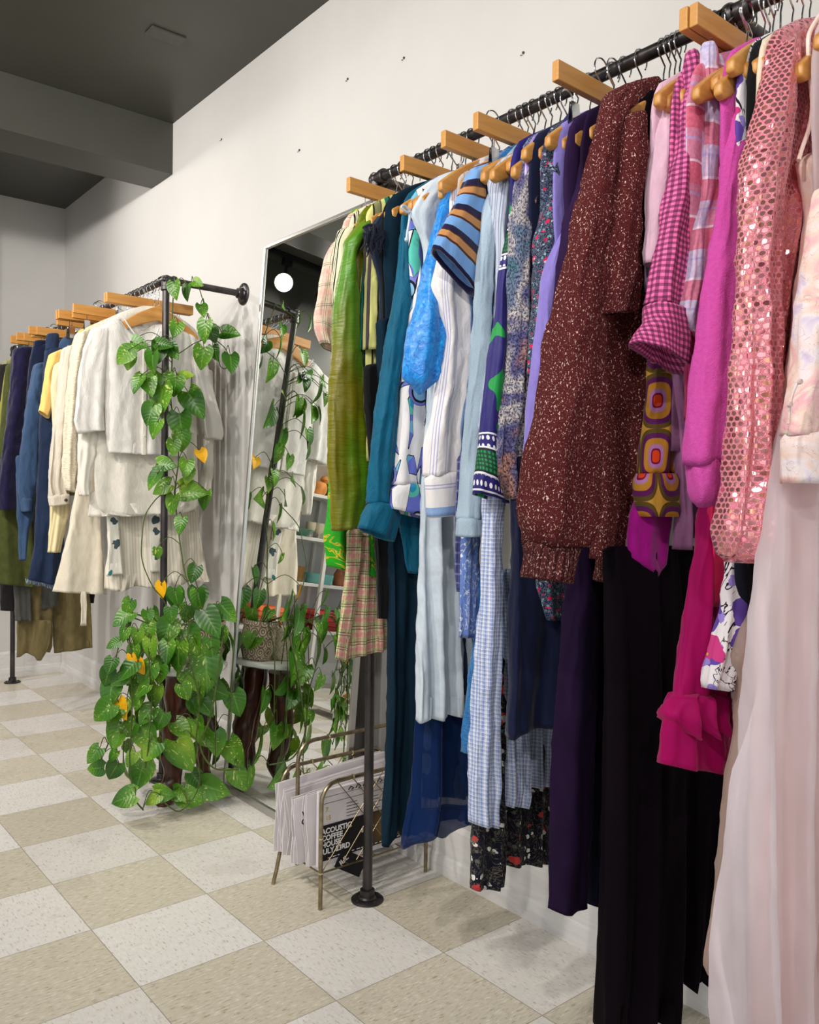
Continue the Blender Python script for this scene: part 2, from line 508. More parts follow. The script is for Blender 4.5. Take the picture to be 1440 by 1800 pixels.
# ================================================================ pipe racks
def pipe_mat():
    M = Mat('black_steel_pipe', .38, .85, 0, .5)
    n = M.noise(M.scale(M.obj(), 30, 30, 8), 1, 5, .6)
    M.col(M.ramp(n, [(.3, rgb(50, 48, 50)), (.6, rgb(82, 78, 78)), (.8, rgb(104, 92, 84))]))
    M.L(M.ramp(n, [(.3, (.3,)*3), (.8, (.5,)*3)]), M.b.inputs['Roughness'])
    M.nrm(M.bump(n, .1, .001)); return M.m
PIPE = pipe_mat()
RX, RZ = -.273, 1.892           # near rail
LX, LZ = -.320, 1.853           # far rail
PR = .0128
def flange(parent, c, ax, r=.043):
    c = V(c); ax = V(ax).normalized()
    g = G(); g.lathe([(r, 0), (r, .004), (r-.004, .007), (.024, .008), (.020, .012), (.0195, .028), (.017, .03), (.0, .03)], c, 28, ax)
    a1 = ax.orthogonal().normalized(); a2 = ax.cross(a1)
    for k in range(4):
        a = PI/4+k*PI/2; p = c + (a1*math.cos(a)+a2*math.sin(a))*.032
        g.lathe([(.0052, .006), (.0048, .0095), (.003, .0105), (0, .0107)], p, 10, ax)
    return g.make('flange', PIPE, parent)
def fitting(parent, name, c, arms, r=.0185):
    c = V(c); g = G()
    for d in arms:
        d = V(d).normalized()
        g.lathe([(r-.002, -.012), (r-.002, .024), (r+.001, .026), (r+.001, .037), (r-.001, .039), (.0, .039)], c, 20, d)
    g.lathe([(0, -.0185), (.011, -.0155), (.0165, -.008), (.0185, 0), (.0165, .008), (.011, .0155), (0, .0185)], c, 20)
    return g.make(name, PIPE, parent)
def rack(name, label, x, z, y0, y1, posts, returns, joints):
    t = thing(name, label, 'clothes rack', (x, y0, 0))
    ys = [y0] + list(joints) + [y1]
    g = G(); g.tube([(x, y0, z), (x, y1, z)], PR, 16); g.make('rail', PIPE, t)
    for y in returns:
        g = G(); g.tube([(x, y, z), (-.002, y, z)], PR, 16); g.make('wall_arm', PIPE, t)
        flange(t, (-.0005, y, z), (-1, 0, 0))
    for y in posts:
        g = G(); g.tube([(x, y, z), (x, y, .002)], PR, 16); g.make('post', PIPE, t)
        flange(t, (x, y, .0003), (0, 0, 1))
    for y in ys:
        arms = []
        if y > y0+.01: arms.append((0, -1, 0))
        if y < y1-.01: arms.append((0, 1, 0))
        if y in posts: arms.append((0, 0, -1))
        if y in returns: arms.append((1, 0, 0))
        fitting(t, 'elbow' if len(arms) < 3 else 'pipe_tee', (x, y, z), arms)
    return t
rack('pipe_rack', 'dark steel pipe rack on the right loaded with colour-sorted clothes', RX, RZ, -1.4, 1.7677, [1.7677], [1.7677, .775, -.4, -1.4], [-.4, .775])
rack('pipe_rack', 'dark steel pipe rack near the back corner, vine growing on its post', LX, LZ, 2.982, 5.02, [2.982, 5.02], [2.982, 5.02], [])

# ================================================================ hangers
def wood_mat(name, c1, c2, rough=.38, sx=40, sy=4):
    M = Mat(name, rough, 0, 0, .45)
    n = M.noise(M.scale(M.obj(), sy, sx, sx), 1, 5, .6, .6)
    M.col(M.ramp(n, [(.25, rgb(*c1)), (.7, rgb(*c2))])); M.nrm(M.bump(n, .08, .001)); return M.m
HWOOD = wood_mat('honey_varnished_wood', (182, 124, 58), (214, 158, 84))
HWOOD2 = wood_mat('pale_varnished_wood', (206, 150, 84), (236, 188, 120))
CHROME = simple('bright_chrome', (205, 205, 208), .12, 1.0)
def hook_pts(zt, zb, lean=0.0):
    """wire hook over a rail whose axis is the local origin"""
    R = .0195
    pts = arc((0, 0, .0), R, math.radians(-40), math.radians(222), (-1, 0, 0), (0, 0, 1), 12)[::-1]
    # pts runs from the right underside over the top to the left/front and down
    last = pts[-1]
    return pts + [V((.004, lean*.5, -.030)), V((0, lean, -.045)), V((0, lean, zb))]
def make_suit_hanger():
    t = thing('wooden_hanger', 'x', 'hanger')
    g = G(); g.tube(hook_pts(0, -.085), .0016, 8); g.make('hook', CHROME, t)
    prof = []
    N = 22
    top = []; bot = []
    for i in range(N+1):
        u = -1+2*i/N; a = abs(u)
        zt = -.084 - .088*a**1.45 + .006*math.exp(-(a/.13)**2)
        w = .030*(1-a)**.6+.026
        zb = zt - (w if a < .93 else w*(1-(a-.93)/.07*.35))
        top.append((u*.155, zt)); bot.append((u*.155, zb))
    g = G(); g.prism(top+bot[::-1], -.006, .006)
    # sweep shoulders slightly forward and thicken the ends
    for v in g.v:
        a = abs(v.x)/.155
        v.y = v.y*(1+.25*a) - .004*a*a
    g.make('shoulder_bar', HWOOD, t, True, .0042)
    return t
def make_bar_hanger():
    t = thing('clip_hanger', 'x', 'hanger')
    g = G(); g.tube(hook_pts(0, -.05), .0016, 8); g.make('hook', CHROME, t)
    g = G(); g.box((-.17, -.0075, -.078), (.17, .0075, -.042)); g.make('wooden_bar', HWOOD, t, False, .0018)
    for sx in (-1, 1):
        g = G(); x = sx*.115
        g.tube([(x, 0, -.072), (x, .001, -.098)], .0013, 6)
        g.tube(arc((x, 0, -.105), .007, 0, 2*PI, (1, 0, 0), (0, 0, 1), 12), .0013, 6, False)
        for sy in (-1, 1):
            g.box((x-.011, sy*.0045-.0008, -.152), (x+.011, sy*.0045+.0008, -.100), Matrix.Rotation(sy*.10, 3, 'X'))
        g.make('metal_clip', CHROME, t, True)
    return t
_suit = make_suit_hanger(); _bar = make_bar_hanger(); _used = {'suit': False, 'bar': False}
def hanger(kind, x, y, z, label, group, rz=0.0, rx=0.0):
    src = _suit if kind == 'suit' else _bar
    o = src if not _used[kind] else copy_tree(src)
    _used[kind] = True
    o.location = (x, y, z); o.rotation_euler = (rx, 0, rz)
    setp(o, label, 'hanger', group)
    return o
# ================================================================ cloth
def cloth(name, rows, Y, mat, parent, b=.012, fold=(0, .07), wr=.0035, seg=52, step=.012, seed=0, openb=True, uvoff=(0, 0), hemwave=0.0, world=False, gather=None, yb=0.0, taper=True):
    """hanging tube of cloth in the plane of its hanger (y = Y).
    rows: (py, xl, xr) or (xl, yl, xr, yr) measured on that plane in the photo, or with
    world=True (xl, zl, xr, zr) in metres.  Each row may end with a dict of overrides."""
    R = []
    for r in rows:
        ex = {}
        if isinstance(r[-1], dict): ex = r[-1]; r = r[:-1]
        yy = Y + ex.get('y', 0)
        if world:
            L, Rr = V((r[0], yy, r[1])), V((r[2], yy, r[3]))
        elif len(r) == 3:
            L, Rr = at(r[1], r[0], 1, yy), at(r[2], r[0], 1, yy)
        else:
            L, Rr = at(r[0], r[1], 1, yy), at(r[2], r[3], 1, yy)
        c = (L+Rr)/2; A = (Rr-L)/2; bb = ex.get('b', b)
        th = math.atan2(c.x-CAM.x, c.y-CAM.y)
        w = A.length*math.cos(th); bt = min(bb, .75*w/max(abs(math.sin(th)), .1))
        if not world:
            k = math.sqrt(max(w*w-(bt*math.sin(th))**2, (.35*w)**2))/max(w, 1e-6)
            A = A*k
        R.append((c, A, bt))
    n0 = len(R)
    cum = [0]
    for i in range(1, n0): cum.append(cum[-1]+max((R[i][0]-R[i-1][0]).length, .004))
    tot = cum[-1]; n = max(6, int(tot/step))
    def ev(s):
        i = 0
        while i < n0-2 and s > cum[i+1]: i += 1
        t = (s-cum[i])/(cum[i+1]-cum[i]); t = min(max(t, 0), 1)
        a = R[max(i-1, 0)]; b_ = R[i]; c_ = R[i+1]; d = R[min(i+2, n0-1)]
        # monotone-ish: blend catmull with linear
        def f(p, q, r_, s_):
            lin_ = q+(r_-q)*t
            return lin_*.45+crom(p, q, r_, s_, t)*.55
        return tuple(f(a[k], b_[k], c_[k], d[k]) for k in range(3))
    rnd = random.Random(seed*131+len(name)*7+int(Y*1000))
    ph = rnd.uniform(0, 6.28); so = V((rnd.uniform(0, 50), rnd.uniform(0, 50), 0))
    vs = []; uv = []; fs = []
    amp, lam = fold
    rings = 0
    def ring(s, scale=1.0, dz=0.0, wob=1.0):
        nonlocal rings
        c, A, bb = ev(s)
        g = s/tot
        aL = A.length
        pc = None; arc_ = 0; arcs = []; c0 = len(vs)
        for k in range(seg+1):
            t = PI/2+2*PI*(k % seg)/seg
            ex = math.copysign(abs(math.cos(t))**.8, math.cos(t)); ey = math.copysign(abs(math.sin(t))**.8, math.sin(t))
            x = ex*aL
            q = V((x*9, s*2.2, ey*.5))+so
            fa = amp*(.3+.7*g**.8)
            fo = fa*math.sin(2*PI*x/lam+ph+1.6*noise.noise(q*.6)) + fa*.5*math.sin(2*PI*x/lam*1.9+ph*2+g*2)
            n1 = noise.noise(V((x*24, s*8, ey*2))+so); n2 = noise.noise(V((x*58, s*24, ey*3))+so)
            cr = (1-abs(noise.noise(V((x*15+s*5, s*13-x*6, ey*1.5))+so*1.7)))**6
            nz = (n1*1.1 + n2*.5 + cr*1.0)*wr
            dirv = V((ex*.6*A.x/max(aL, 1e-6), ey, ex*.6*A.z/max(aL, 1e-6)))
            p = c + A*(ex*scale) + V((0, (bb*ey)*scale + fo + yb*g, 0)) + dirv*nz*wob
            hz = 0
            if hemwave: hz = hemwave*g**6*(math.sin(2*PI*x/lam+ph))
            p.z += dz + hz
            vs.append(p)
            w2 = V((x, bb*ey))
            if pc is not None: arc_ += (w2-pc).length
            pc = w2; arcs.append(arc_)
        half = arcs[seg//2]
        for a_ in arcs: uv.append((a_-half+uvoff[0], -s+uvoff[1]))
        rings += 1
    if taper:
        ring(0, .55); ring(.003, .85)
    else: ring(0, 1)
    for i in range(1, n+1): ring(tot*i/n)
    last = rings-1
    if openb:
        ring(tot, .86, .001, .5); ring(max(tot-.05, tot*.6), .8, 0, 0)
    for r in range(rings-1):
        for k in range(seg):
            a = r*(seg+1)+k
            fs.append((a, a+1, a+seg+2, a+seg+1))
    fs.append(tuple(range(seg))[::-1])
    fs.append(tuple(range((rings-1)*(seg+1), rings*(seg+1)-1)))
    return mesh(name, vs, fs, mat, parent, uv, True)

def torso(parent, Y, mat, hem=1.1, w=.168, xc=None, ztop=None, rack_x=None, b=.012, fold=(.003, .09), seed=0, name='body', neck=.045, drop=.0):
    """body of a shirt hanging on its shoulders"""
    x = (RX if rack_x is None else rack_x) + (0 if xc is None else xc)
    z = (RZ-.086 if ztop is None else ztop)
    k = w/.19
    rows = [(x-neck, z+.004, x+neck, z+.004, {'b': b*.8}), (x-.118*k, z-.030, x+.118*k, z-.030, {'b': b*1.15}), (x-.172*k, z-.064-drop, x+.172*k, z-.064-drop, {'b': b*1.15}),
            (x-.190*k, z-.115, x+.186*k, z-.115, {'b': b*1.1}), (x-w, z-.19, x+w, z-.19), (x-w*.95, z-.32, x+w*.95, z-.32), (x-w*.93, (z-.32+hem)/2, x+w*.93, (z-.32+hem)/2), (x-w*.96, hem, x+w*.96, hem)]
    return cloth(name, rows, Y, mat, parent, b=b, fold=fold, seed=seed, world=True, step=.02)
# ================================================================ clothes on the near rack (far end first)
def gm(name, label, cat, Y, x=RX, z=1.0):
    return thing(name, label, cat, (x, Y, z), None)
SEED = [0]
def cl(t, name, Y, rows, mat, **k):
    SEED[0] += 1
    k.setdefault('seed', SEED[0])
    o = cloth(name, rows, Y, mat, t, **k); return o
HG1 = 'wooden hangers on the near rack'
def hg(Y, what, kind='suit', dz=0.0, dx=0.0, rz=0.0):
    return hanger(kind, RX+dx, Y, RZ-.005+dz, 'wooden hanger %s, near rack' % what, HG1, rz)

# 1 green scroll skirt ------------------------------------------------
M = Mat('print_green_scrolls', .5, 0, .1, .4)
w1 = M.noise(M.scale(M.uv(), 1, 1), 9, 2, .5, 2.2)
s1 = M.ma('FRACT', M.ma('MULTIPLY', w1, 5.0))
msk = M.step(M.noise(M.scale(M.uv(), 1, 1, 1, (3, 1, 0)), 14, 1), .47)
cc = M.mix(M.ma('MULTIPLY', M.step(s1, .30, .62), msk), rgb(30, 160, 8), rgb(196, 180, 30))
cc = M.mix(M.step(s1, .40, .48), cc, rgb(20, 140, 30))
M.col(cc); GREEN_PR = weave(M, .1, wr=.3).m
Y = 1.722
t = gm('skirt', 'bright green skirt printed with yellow scrolls, clipped at the far end of the near rack', 'skirt', Y)
cl(t, 'waistband', Y, [(368, 618, 640), (398, 612, 648)], GREEN_PR, b=.016, fold=(.004, .03), seg=64)
cl(t, 'skirt_panel', Y, [(396, 612, 650), (520, 600, 672), (700, 590, 680), (880, 578, 676), (945, 572, 672), (577, 995, 674, 1020)], GREEN_PR, b=.02, fold=(.008, .09), seg=72)
hg(Y-.002, 'leftmost of the sticking-out bars, over the green skirt', 'bar', dx=.043, dz=.008, rz=.03)
# 2 plaid kilt --------------------------------------------------------
KILT = plaid('pink_green_kilt', .034, (226, 205, 176), [(0, .36, (214, 118, 122), .55), (.5, .56, (116, 122, 70), .8), (.62, .68, (116, 122, 70), .8), (.7, .9, (170, 190, 120), .5)],
             [(0, .3, (216, 130, 130), .5), (.48, .54, (90, 96, 60), .85), (.66, .72, (90, 96, 60), .85), (.74, .95, (160, 180, 110), .45)], wr=.2)
Y = 1.715
t = gm('kilt', 'pink and green plaid pleated kilt hanging lowest beside the rack post', 'skirt', Y)
o = cl(t, 'skirt_panel', Y, [(400, 622, 650), (600, 616, 664), (930, 616, 672), (1003, 611, 674), (1080, 600, 680), (597, 1160, 680, 1140)], KILT, b=.016, fold=(.006, .05), seg=64)
cl(t, 'front_flap', Y-.022, [(930, 610, 636), (1003, 608, 632), (1080, 600, 622), (590, 1158, 607, 1164)], KILT, b=.004, fold=(0, .1), uvoff=(.01, .005))
# 3 pink plaid shirt --------------------------------------------------
PP = plaid('pink_plaid', .05, (232, 205, 186), [(.1, .35, (222, 160, 150), .5), (.5, .53, (96, 110, 84), .9), (.6, .63, (96, 110, 84), .8)], [(.15, .45, (226, 165, 152), .5), (.62, .65, (96, 110, 84), .9), (.72, .745, (96, 110, 84), .8)])
Y = 1.685
t = gm('shirt', 'pale pink plaid short-sleeved shirt, leftmost sleeve on the near rack', 'shirt', Y)
torso(t, Y, PP, 1.05)
cl(t, 'sleeve', Y, [(422, 588, 612), (450, 573, 608), (500, 562, 606), (550, 553, 600), (553, 575, 596, 600), (566, 602, 594, 622)], PP, b=.02, fold=(.003, .05))
hg(Y, 'inside the pale pink plaid shirt')
# 4 cream and black stripes -------------------------------------------
CB = stripes('cream_black', 0, .034, [(0, (236, 230, 196)), (.5, (24, 22, 20)), (.62, (236, 230, 196)), (.7, (40, 38, 34)), (.74, (236, 230, 196)), (.82, (24, 22, 20)), (.9, (236, 230, 196))], wr=.3)
Y = 1.655
t = gm('shirt', 'cream short-sleeved shirt with black diagonal stripes between plaid and olive silk', 'shirt', Y)
torso(t, Y, CB, 1.08)
cl(t, 'sleeve', Y, [(596, 402, 652, 392), (589, 425, 640, 440), (586, 470, 632, 490), (584, 520, 625, 530), (588, 560, 620, 562)], CB, b=.018)
hg(Y, 'inside the cream shirt with black stripes')
# 5 olive slub silk ---------------------------------------------------
M = Mat('slub_silk_olive', .36, 0, .5, .5)
n = M.noise(M.scale(M.uv(), 9, 260), 1, 4, .6, .6); n2 = M.noise(M.scale(M.uv(), 7, 3), 1, 2)
c = M.mix(M.ramp(n2, [(.38, (0, 0, 0, 1)), (.58, (1, 1, 1, 1))]), rgb(112, 106, 8), rgb(76, 132, 20))
c = M.mix(M.ma('MULTIPLY', M.step(n, .64), .7), c, rgb(60, 66, 8))
c = M.mix(.35, c, M.ramp(n, [(.3, (.2, .2, .2, 1)), (.7, (.8, .8, .8, 1))]), 'OVERLAY')
M.b.inputs['Sheen Tint'].default_value = rgb(190, 200, 60)
M.col(c); M.nrm(M.bump(n, .5, .0015, M.bump(M.noise(M.scale(M.uv(), 12, 34), 1, 3, .5, 1.0), .5, .005))); OLIVE = M.m
Y = 1.62
t = gm('blouse', 'olive green slub silk blouse with a long shimmering sleeve', 'blouse', Y)
torso(t, Y, OLIVE, 1.12)
cl(t, 'sleeve', Y-.012, [(632, 390, 662, 380), (609, 422, 640, 410), (605, 440, 626, 440), (596, 480, 624, 472), (588, 547, 630, 540), (585, 613, 633, 613), (582, 661, 636, 668), (578, 739, 645, 752), (576, 817, 649, 822), (581, 872, 648, 870), (586, 934, 632, 926)], OLIVE, b=.024, wr=.004, fold=(.003, .05), seg=56)
hg(Y, 'inside the olive slub silk blouse')
# 6 yellow olive stripes ----------------------------------------------
YS = stripes('yellow_olive', 0, .082, [(0, (226, 226, 140)), (.22, (30, 34, 24)), (.27, (140, 138, 96)), (.45, (90, 92, 66)), (.5, (226, 226, 140)), (.62, (24, 120, 104)), (.75, (30, 34, 24)), (.8, (186, 184, 120)), (.9, (70, 60, 66))])
Y = 1.59
t = gm('shirt', 'yellow, olive and teal vertically striped short-sleeved shirt', 'shirt', Y)
torso(t, Y, YS, 1.15)
cl(t, 'sleeve', Y, [(400, 650, 668), (435, 643, 664), (480, 638, 662), (560, 634, 661), (616, 631, 661)], YS, b=.02, fold=(.002, .05), uvoff=(.01, 0))
cl(t, 'sleeve_fold', Y+.01, [(600, 636, 662), (640, 637, 660), (672, 641, 657)], YS, b=.012, fold=(.004, .03))
hg(Y, 'inside the yellow and olive striped shirt')
# 7 navy fringed shawl top --------------------------------------------
NAVY = fabric('ink_navy', (22, 36, 56), .8, .2, .12)
FRINGE = fabric('ink_fringe', (20, 26, 44), .85, .3, .25)
Y = 1.555
t = gm('fringed_top', 'ink navy draped top with a fringed edge over the shoulder', 'top', Y)
cl(t, 'body', Y-.004, [(700, 350, 724, 352), (675, 368, 722, 372), (655, 395, 712, 398), (652, 440, 706, 450), (668, 500, 704, 500), (670, 620, 692, 620), (664, 760, 680, 760), (662, 900, 676, 900)], NAVY, b=.018, fold=(.004, .05), seg=56)
# fringe: a braid with many little tassels
g = G(); braid = [at(x, y, 1, Y-.028) for x, y in ((640, 402), (650, 397), (662, 400), (672, 410), (681, 424), (688, 440), (693, 458), (696, 476), (697, 494))]
bp = spline(braid, 8)
rr = random.Random(3)
g.tube(bp, .0055, 8)
for i in range(0, len(bp)-1):
    for j in range(2):
        p = bp[i] + (bp[i+1]-bp[i])*(j/2)
        Ls = rr.uniform(.028, .045); dx = rr.uniform(-.006, .004); dy = rr.uniform(-.012, .002)
        g.tube([p, p+V((dx-.004, dy-.008, -Ls*.4)), p+V((dx-.007, dy-.008, -Ls))], [.0028, .0026, .0012], 5)
for q in range(40):
    p = braid[0].lerp(braid[2], rr.random())+V((rr.uniform(-.012, .02), rr.uniform(-.02, .0), rr.uniform(-.03, .005)))
    g.tube([p, p+V((rr.uniform(-.01, .01), -.006, -.02)), p+V((rr.uniform(-.012, .012), -.004, -.038))], [.003, .0028, .001], 5)
g.make('fringe', FRINGE, t)
hg(Y, 'inside the navy fringed top')
# 43 black slip -------------------------------------------------------
BLACK = fabric('soft_black', (12, 12, 15), .85, .15, .2)
Y = 1.535
t = gm('dress', 'short black dress hanging just behind the rack post', 'dress', Y)
torso(t, Y, BLACK, 1.2, w=.16)
cl(t, 'skirt_panel', Y, [(640, 640, 690), (700, 640, 690), (950, 660, 700), (1050, 662, 704), (1087, 664, 704)], BLACK, b=.012, fold=(.004, .05))
hg(Y, 'inside the short black dress')
# 8 midnight teal velvet ----------------------------------------------
TEALV = velvet('midnight_teal', (8, 24, 36), (22, 48, 64), .2)
Y = 1.51
t = gm('velvet_dress', 'long midnight teal velvet dress with deep vertical folds', 'dress', Y)
torso(t, Y, TEALV, 1.3, w=.17)
cl(t, 'skirt_panel', Y, [(560, 660, 730), (700, 664, 738), (900, 684, 742), (1029, 684, 746), (1159, 681, 746), (1245, 677, 748), (1404, 668, 742), (665, 1480, 738, 1440)], TEALV, b=.022, fold=(.016, .075), seg=96, hemwave=.006)
hg(Y, 'inside the long midnight teal velvet dress')
# 9 teal shirt --------------------------------------------------------
TEAL = fabric('teal_poplin', (0, 90, 120), .6, .15, .12, wr=.5)
Y = 1.475
t = gm('shirt', 'deep teal long-sleeved shirt with a flared cuff', 'shirt', Y)
torso(t, Y, TEAL, 1.05, w=.15)
cl(t, 'sleeve', Y-.01, [(706, 405, 726, 400), (704, 420, 722, 424), (700, 469, 721, 480), (693, 524, 719, 547), (684, 569, 714, 600), (671, 661, 706, 661), (660, 739, 700, 739), (653, 805, 693, 805), (648, 870, 688, 868), (648, 886, 690, 886)], TEAL, b=.02, fold=(.003, .04), wr=.004)
cl(t, 'cuff', Y-.014, [(649, 880, 692, 886), (642, 896, 702, 905), (632, 927, 690, 953)], TEAL, b=.026, fold=(.003, .06), wr=.003)
cl(t, 'shirt_tail', Y, [(860, 690, 742), (920, 704, 744), (965, 712, 742), (1008, 720, 733)], TEAL, b=.008, fold=(.006, .05))
hg(Y, 'inside the deep teal shirt')
# 10 geometric print shirt --------------------------------------------
M = Mat('print_mod_blue_white', .75, 0, .1, .25)
u, v, _ = M.xyz(M.uv())
d = M.voro(M.scale(M.uv(), 1, 1, 1, (.02, .03, 0)), 11, rnd=.55)
c = rgb(228, 226, 226)
band = M.N('ShaderNodeTexVoronoi'); band.feature = 'F2'; band.distance = 'MANHATTAN'; M.L(M.scale(M.uv(), 7, 3.2, 1, (0, 0, 0), .5), band.inputs['Vector']); band.inputs['Scale'].default_value = 1.8
bv = M.ma('SUBTRACT', band.outputs['Distance'], M.voro(M.scale(M.uv(), 7, 3.2, 1, (0, 0, 0), .5), 1.8))
bcol = M.ramp(M.noise(M.uv(), 9, 1), [(0, rgb(112, 182, 214)), (.46, rgb(106, 116, 206)), (.55, rgb(90, 196, 178)), (.62, rgb(40, 150, 190))], True)
c = M.mix(M.step(bv, .0, .36), c, bcol)
c = M.mix(M.step(bv, .36, .385), c, rgb(20, 22, 40))
for lo, hi, k in ((0, .26, (140, 190, 222)), (.26, .31, (16, 18, 34)), (.31, .37, (128, 128, 208)), (.37, .378, (16, 18, 34))):
    c = M.mix(M.step(d, lo, hi), c, rgb(*k))
M.col(c); MOD = weave(M, .1, wr=.3).m
Y = 1.445
t = gm('shirt', 'white shirt printed with blue and black circles and wedges', 'shirt', Y)
torso(t, Y, MOD, 1.1, w=.15)
cl(t, 'sleeve', Y, [(420, 738, 762), (480, 728, 772), (547, 718, 770), (613, 711, 764), (661, 706, 758), (739, 700, 754), (794, 696, 752), (852, 689, 750)], MOD, b=.02, fold=(.002, .05))
cl(t, 'cuff', Y-.005, [(850, 690, 752), (862, 686, 752), (682, 893, 748, 913)], MOD, b=.024, uvoff=(.27, .16), fold=(0, .1))
hg(Y, 'inside the white shirt with blue circles')
# 11 pale blue gown with tie ------------------------------------------
PALE = fabric('pale_ice_blue', (202, 214, 224), .75, .2, .07, wr=.3)
Y = 1.405
t = gm('gown', 'long pale ice blue gown with tie strings at the shoulder', 'dress', Y)
cl(t, 'shoulder', Y, [(792, 301, 842, 300), (766, 312, 838, 312), (738, 345, 815, 345), (724, 372, 800, 372), (733, 400, 790, 400), (745, 440, 780, 440), (750, 600, 790, 600), (755, 800, 800, 800)], PALE, b=.016, fold=(.003, .06))
cl(t, 'skirt_panel', Y, [(640, 756, 800), (780, 748, 804), (930, 742, 810), (1058, 739, 816), (1188, 734, 826), (733, 1267, 826, 1246)], PALE, b=.018, fold=(.014, .05), seg=96, hemwave=.003)
g = G()
for pts in ([(722, 372), (712, 362), (706, 364), (714, 372), (722, 373)], [(722, 374), (719, 392), (716, 410), (715, 421)]):
    g.tube(spline([at(x, y, 1, Y-.03) for x, y in pts], 6), .0026, 8)
p = at(715, 421, 1, Y-.03); g.lathe([(0, -.006), (.0045, -.003), (.0045, .003), (0, .006)], p, 10)
g.make('tie_string', PALE, t)
hg(Y, 'inside the pale ice blue gown', dx=.0)
# 41 royal blue chiffon -----------------------------------------------
def sheer(name, c, alpha, rough=.6, trans=.4):
    M = Mat('sheer_'+name, rough, 0, .3, .2)
    n = M.noise(M.scale(M.uv(), 24, 4), 1, 3)
    M.col(M.ramp(n, [(.35, rgb(*[int(k*.9) for k in c])), (.65, rgb(*c))]))
    M.nrm(M.bump(M.noise(M.scale(M.uv(), 40, 6), 1, 4), .3, .004))
    tr = M.N('ShaderNodeBsdfTransparent'); tl = M.N('ShaderNodeBsdfTranslucent'); M.L(rgb(*c), tl.inputs[0])
    a = M.N('ShaderNodeMixShader'); a.inputs[0].default_value = trans
    M.nt.links.new(M.b.outputs[0], a.inputs[1]); M.nt.links.new(tl.outputs[0], a.inputs[2])
    b = M.N('ShaderNodeMixShader'); b.inputs[0].default_value = alpha
    M.nt.links.new(tr.outputs[0], b.inputs[1]); M.nt.links.new(a.outputs[0], b.inputs[2])
    M.nt.links.new(b.outputs[0], M.out.inputs[0])
    return M.m
ROYAL = fabric('royal_blue_lining', (8, 38, 80), .6, .3, .15)
ROYALS = sheer('royal_blue', (12, 52, 114), .72)
Y = 1.428
t = gm('chiffon_dress', 'royal blue chiffon dress, its curved sheer hem lowest beside the magazine rack', 'dress', Y)
torso(t, Y, ROYAL, 1.2, w=.13)
cl(t, 'lining', Y, [(600, 745, 800), (900, 745, 810), (1200, 744, 838), (1300, 742, 842), (740, 1400, 842, 1400)], ROYAL, b=.012, fold=(.012, .09), seg=72)
cl(t, 'chiffon_overlay', Y, [(900, 740, 820), (1150, 742, 836), (1269, 738, 846), (1404, 731, 850), (712, 1486, 850, 1430)], ROYALS, b=.022, fold=(.016, .10), seg=96, hemwave=-.012)
hg(Y, 'inside the royal blue chiffon dress')
# 12 bright blue satin ------------------------------------------------
SAT = satin('electric_blue', (30, 160, 240), (0, 92, 196), 1, .28)
Y = 1.345
t = gm('satin_blouse', 'electric blue crushed satin blouse with a puffed sleeve', 'blouse', Y)
torso(t, Y, SAT, 1.15, w=.13)
cl(t, 'sleeve', Y-.012, [(803, 311, 826, 312), (788, 330, 806, 334), (774, 356, 793, 360), (763, 395, 778, 413), (754, 440, 770, 469), (744, 469, 769, 490), (736, 513, 773, 530), (726, 555, 778, 560), (718, 591, 781, 598), (711, 640, 773, 640), (713, 667, 769, 660), (725, 682, 757, 678), (738, 694, 745, 692)], SAT, b=.03, fold=(.004, .04), wr=.0035, step=.007, openb=False)
hg(Y, 'inside the electric blue satin blouse')
# 14 white striped shirt ----------------------------------------------
WS = stripes('white_blue', 0, .10, [(0, (232, 228, 228)), (.14, (140, 170, 216)), (.24, (232, 228, 228)), (.52, (176, 176, 212)), (.535, (232, 228, 228)), (.56, (176, 176, 212)), (.575, (232, 228, 228)), (.6, (176, 176, 212)), (.615, (232, 228, 228)), (.8, (170, 170, 210)), (.815, (232, 228, 228))], rough=.6, wr=.5)
WSH = stripes('white_blue_cuff', 1, .11, [(0, (232, 228, 228)), (.2, (140, 170, 216)), (.38, (232, 228, 228)), (.7, (176, 176, 212)), (.72, (232, 228, 228)), (.76, (176, 176, 212)), (.78, (232, 228, 228))], rough=.6, wr=.3)
Y = 1.312
t = gm('shirt', 'white long-sleeved shirt with fine and broad blue stripes', 'shirt', Y)
torso(t, Y, WS, 1.12, fold=(.004, .08), w=.15)
cl(t, 'sleeve', Y-.008, [(812, 328, 834, 326), (798, 360, 826, 360), (778, 410, 822, 420), (768, 458, 834, 480), (760, 505, 836, 524), (770, 540, 834, 560), (779, 591, 832, 613), (769, 672, 827, 672), (757, 740, 818, 740), (751, 783, 816, 783), (747, 838, 812, 830)], WS, b=.022, fold=(.005, .05), wr=.005)
cl(t, 'cuff', Y-.012, [(747, 834, 813, 826), (748, 850, 812, 842), (752, 911, 808, 903)], WSH, b=.025, fold=(0, .1), wr=.002)
hg(Y, 'with its tip peeping out of the white striped shirt', dx=-.03)
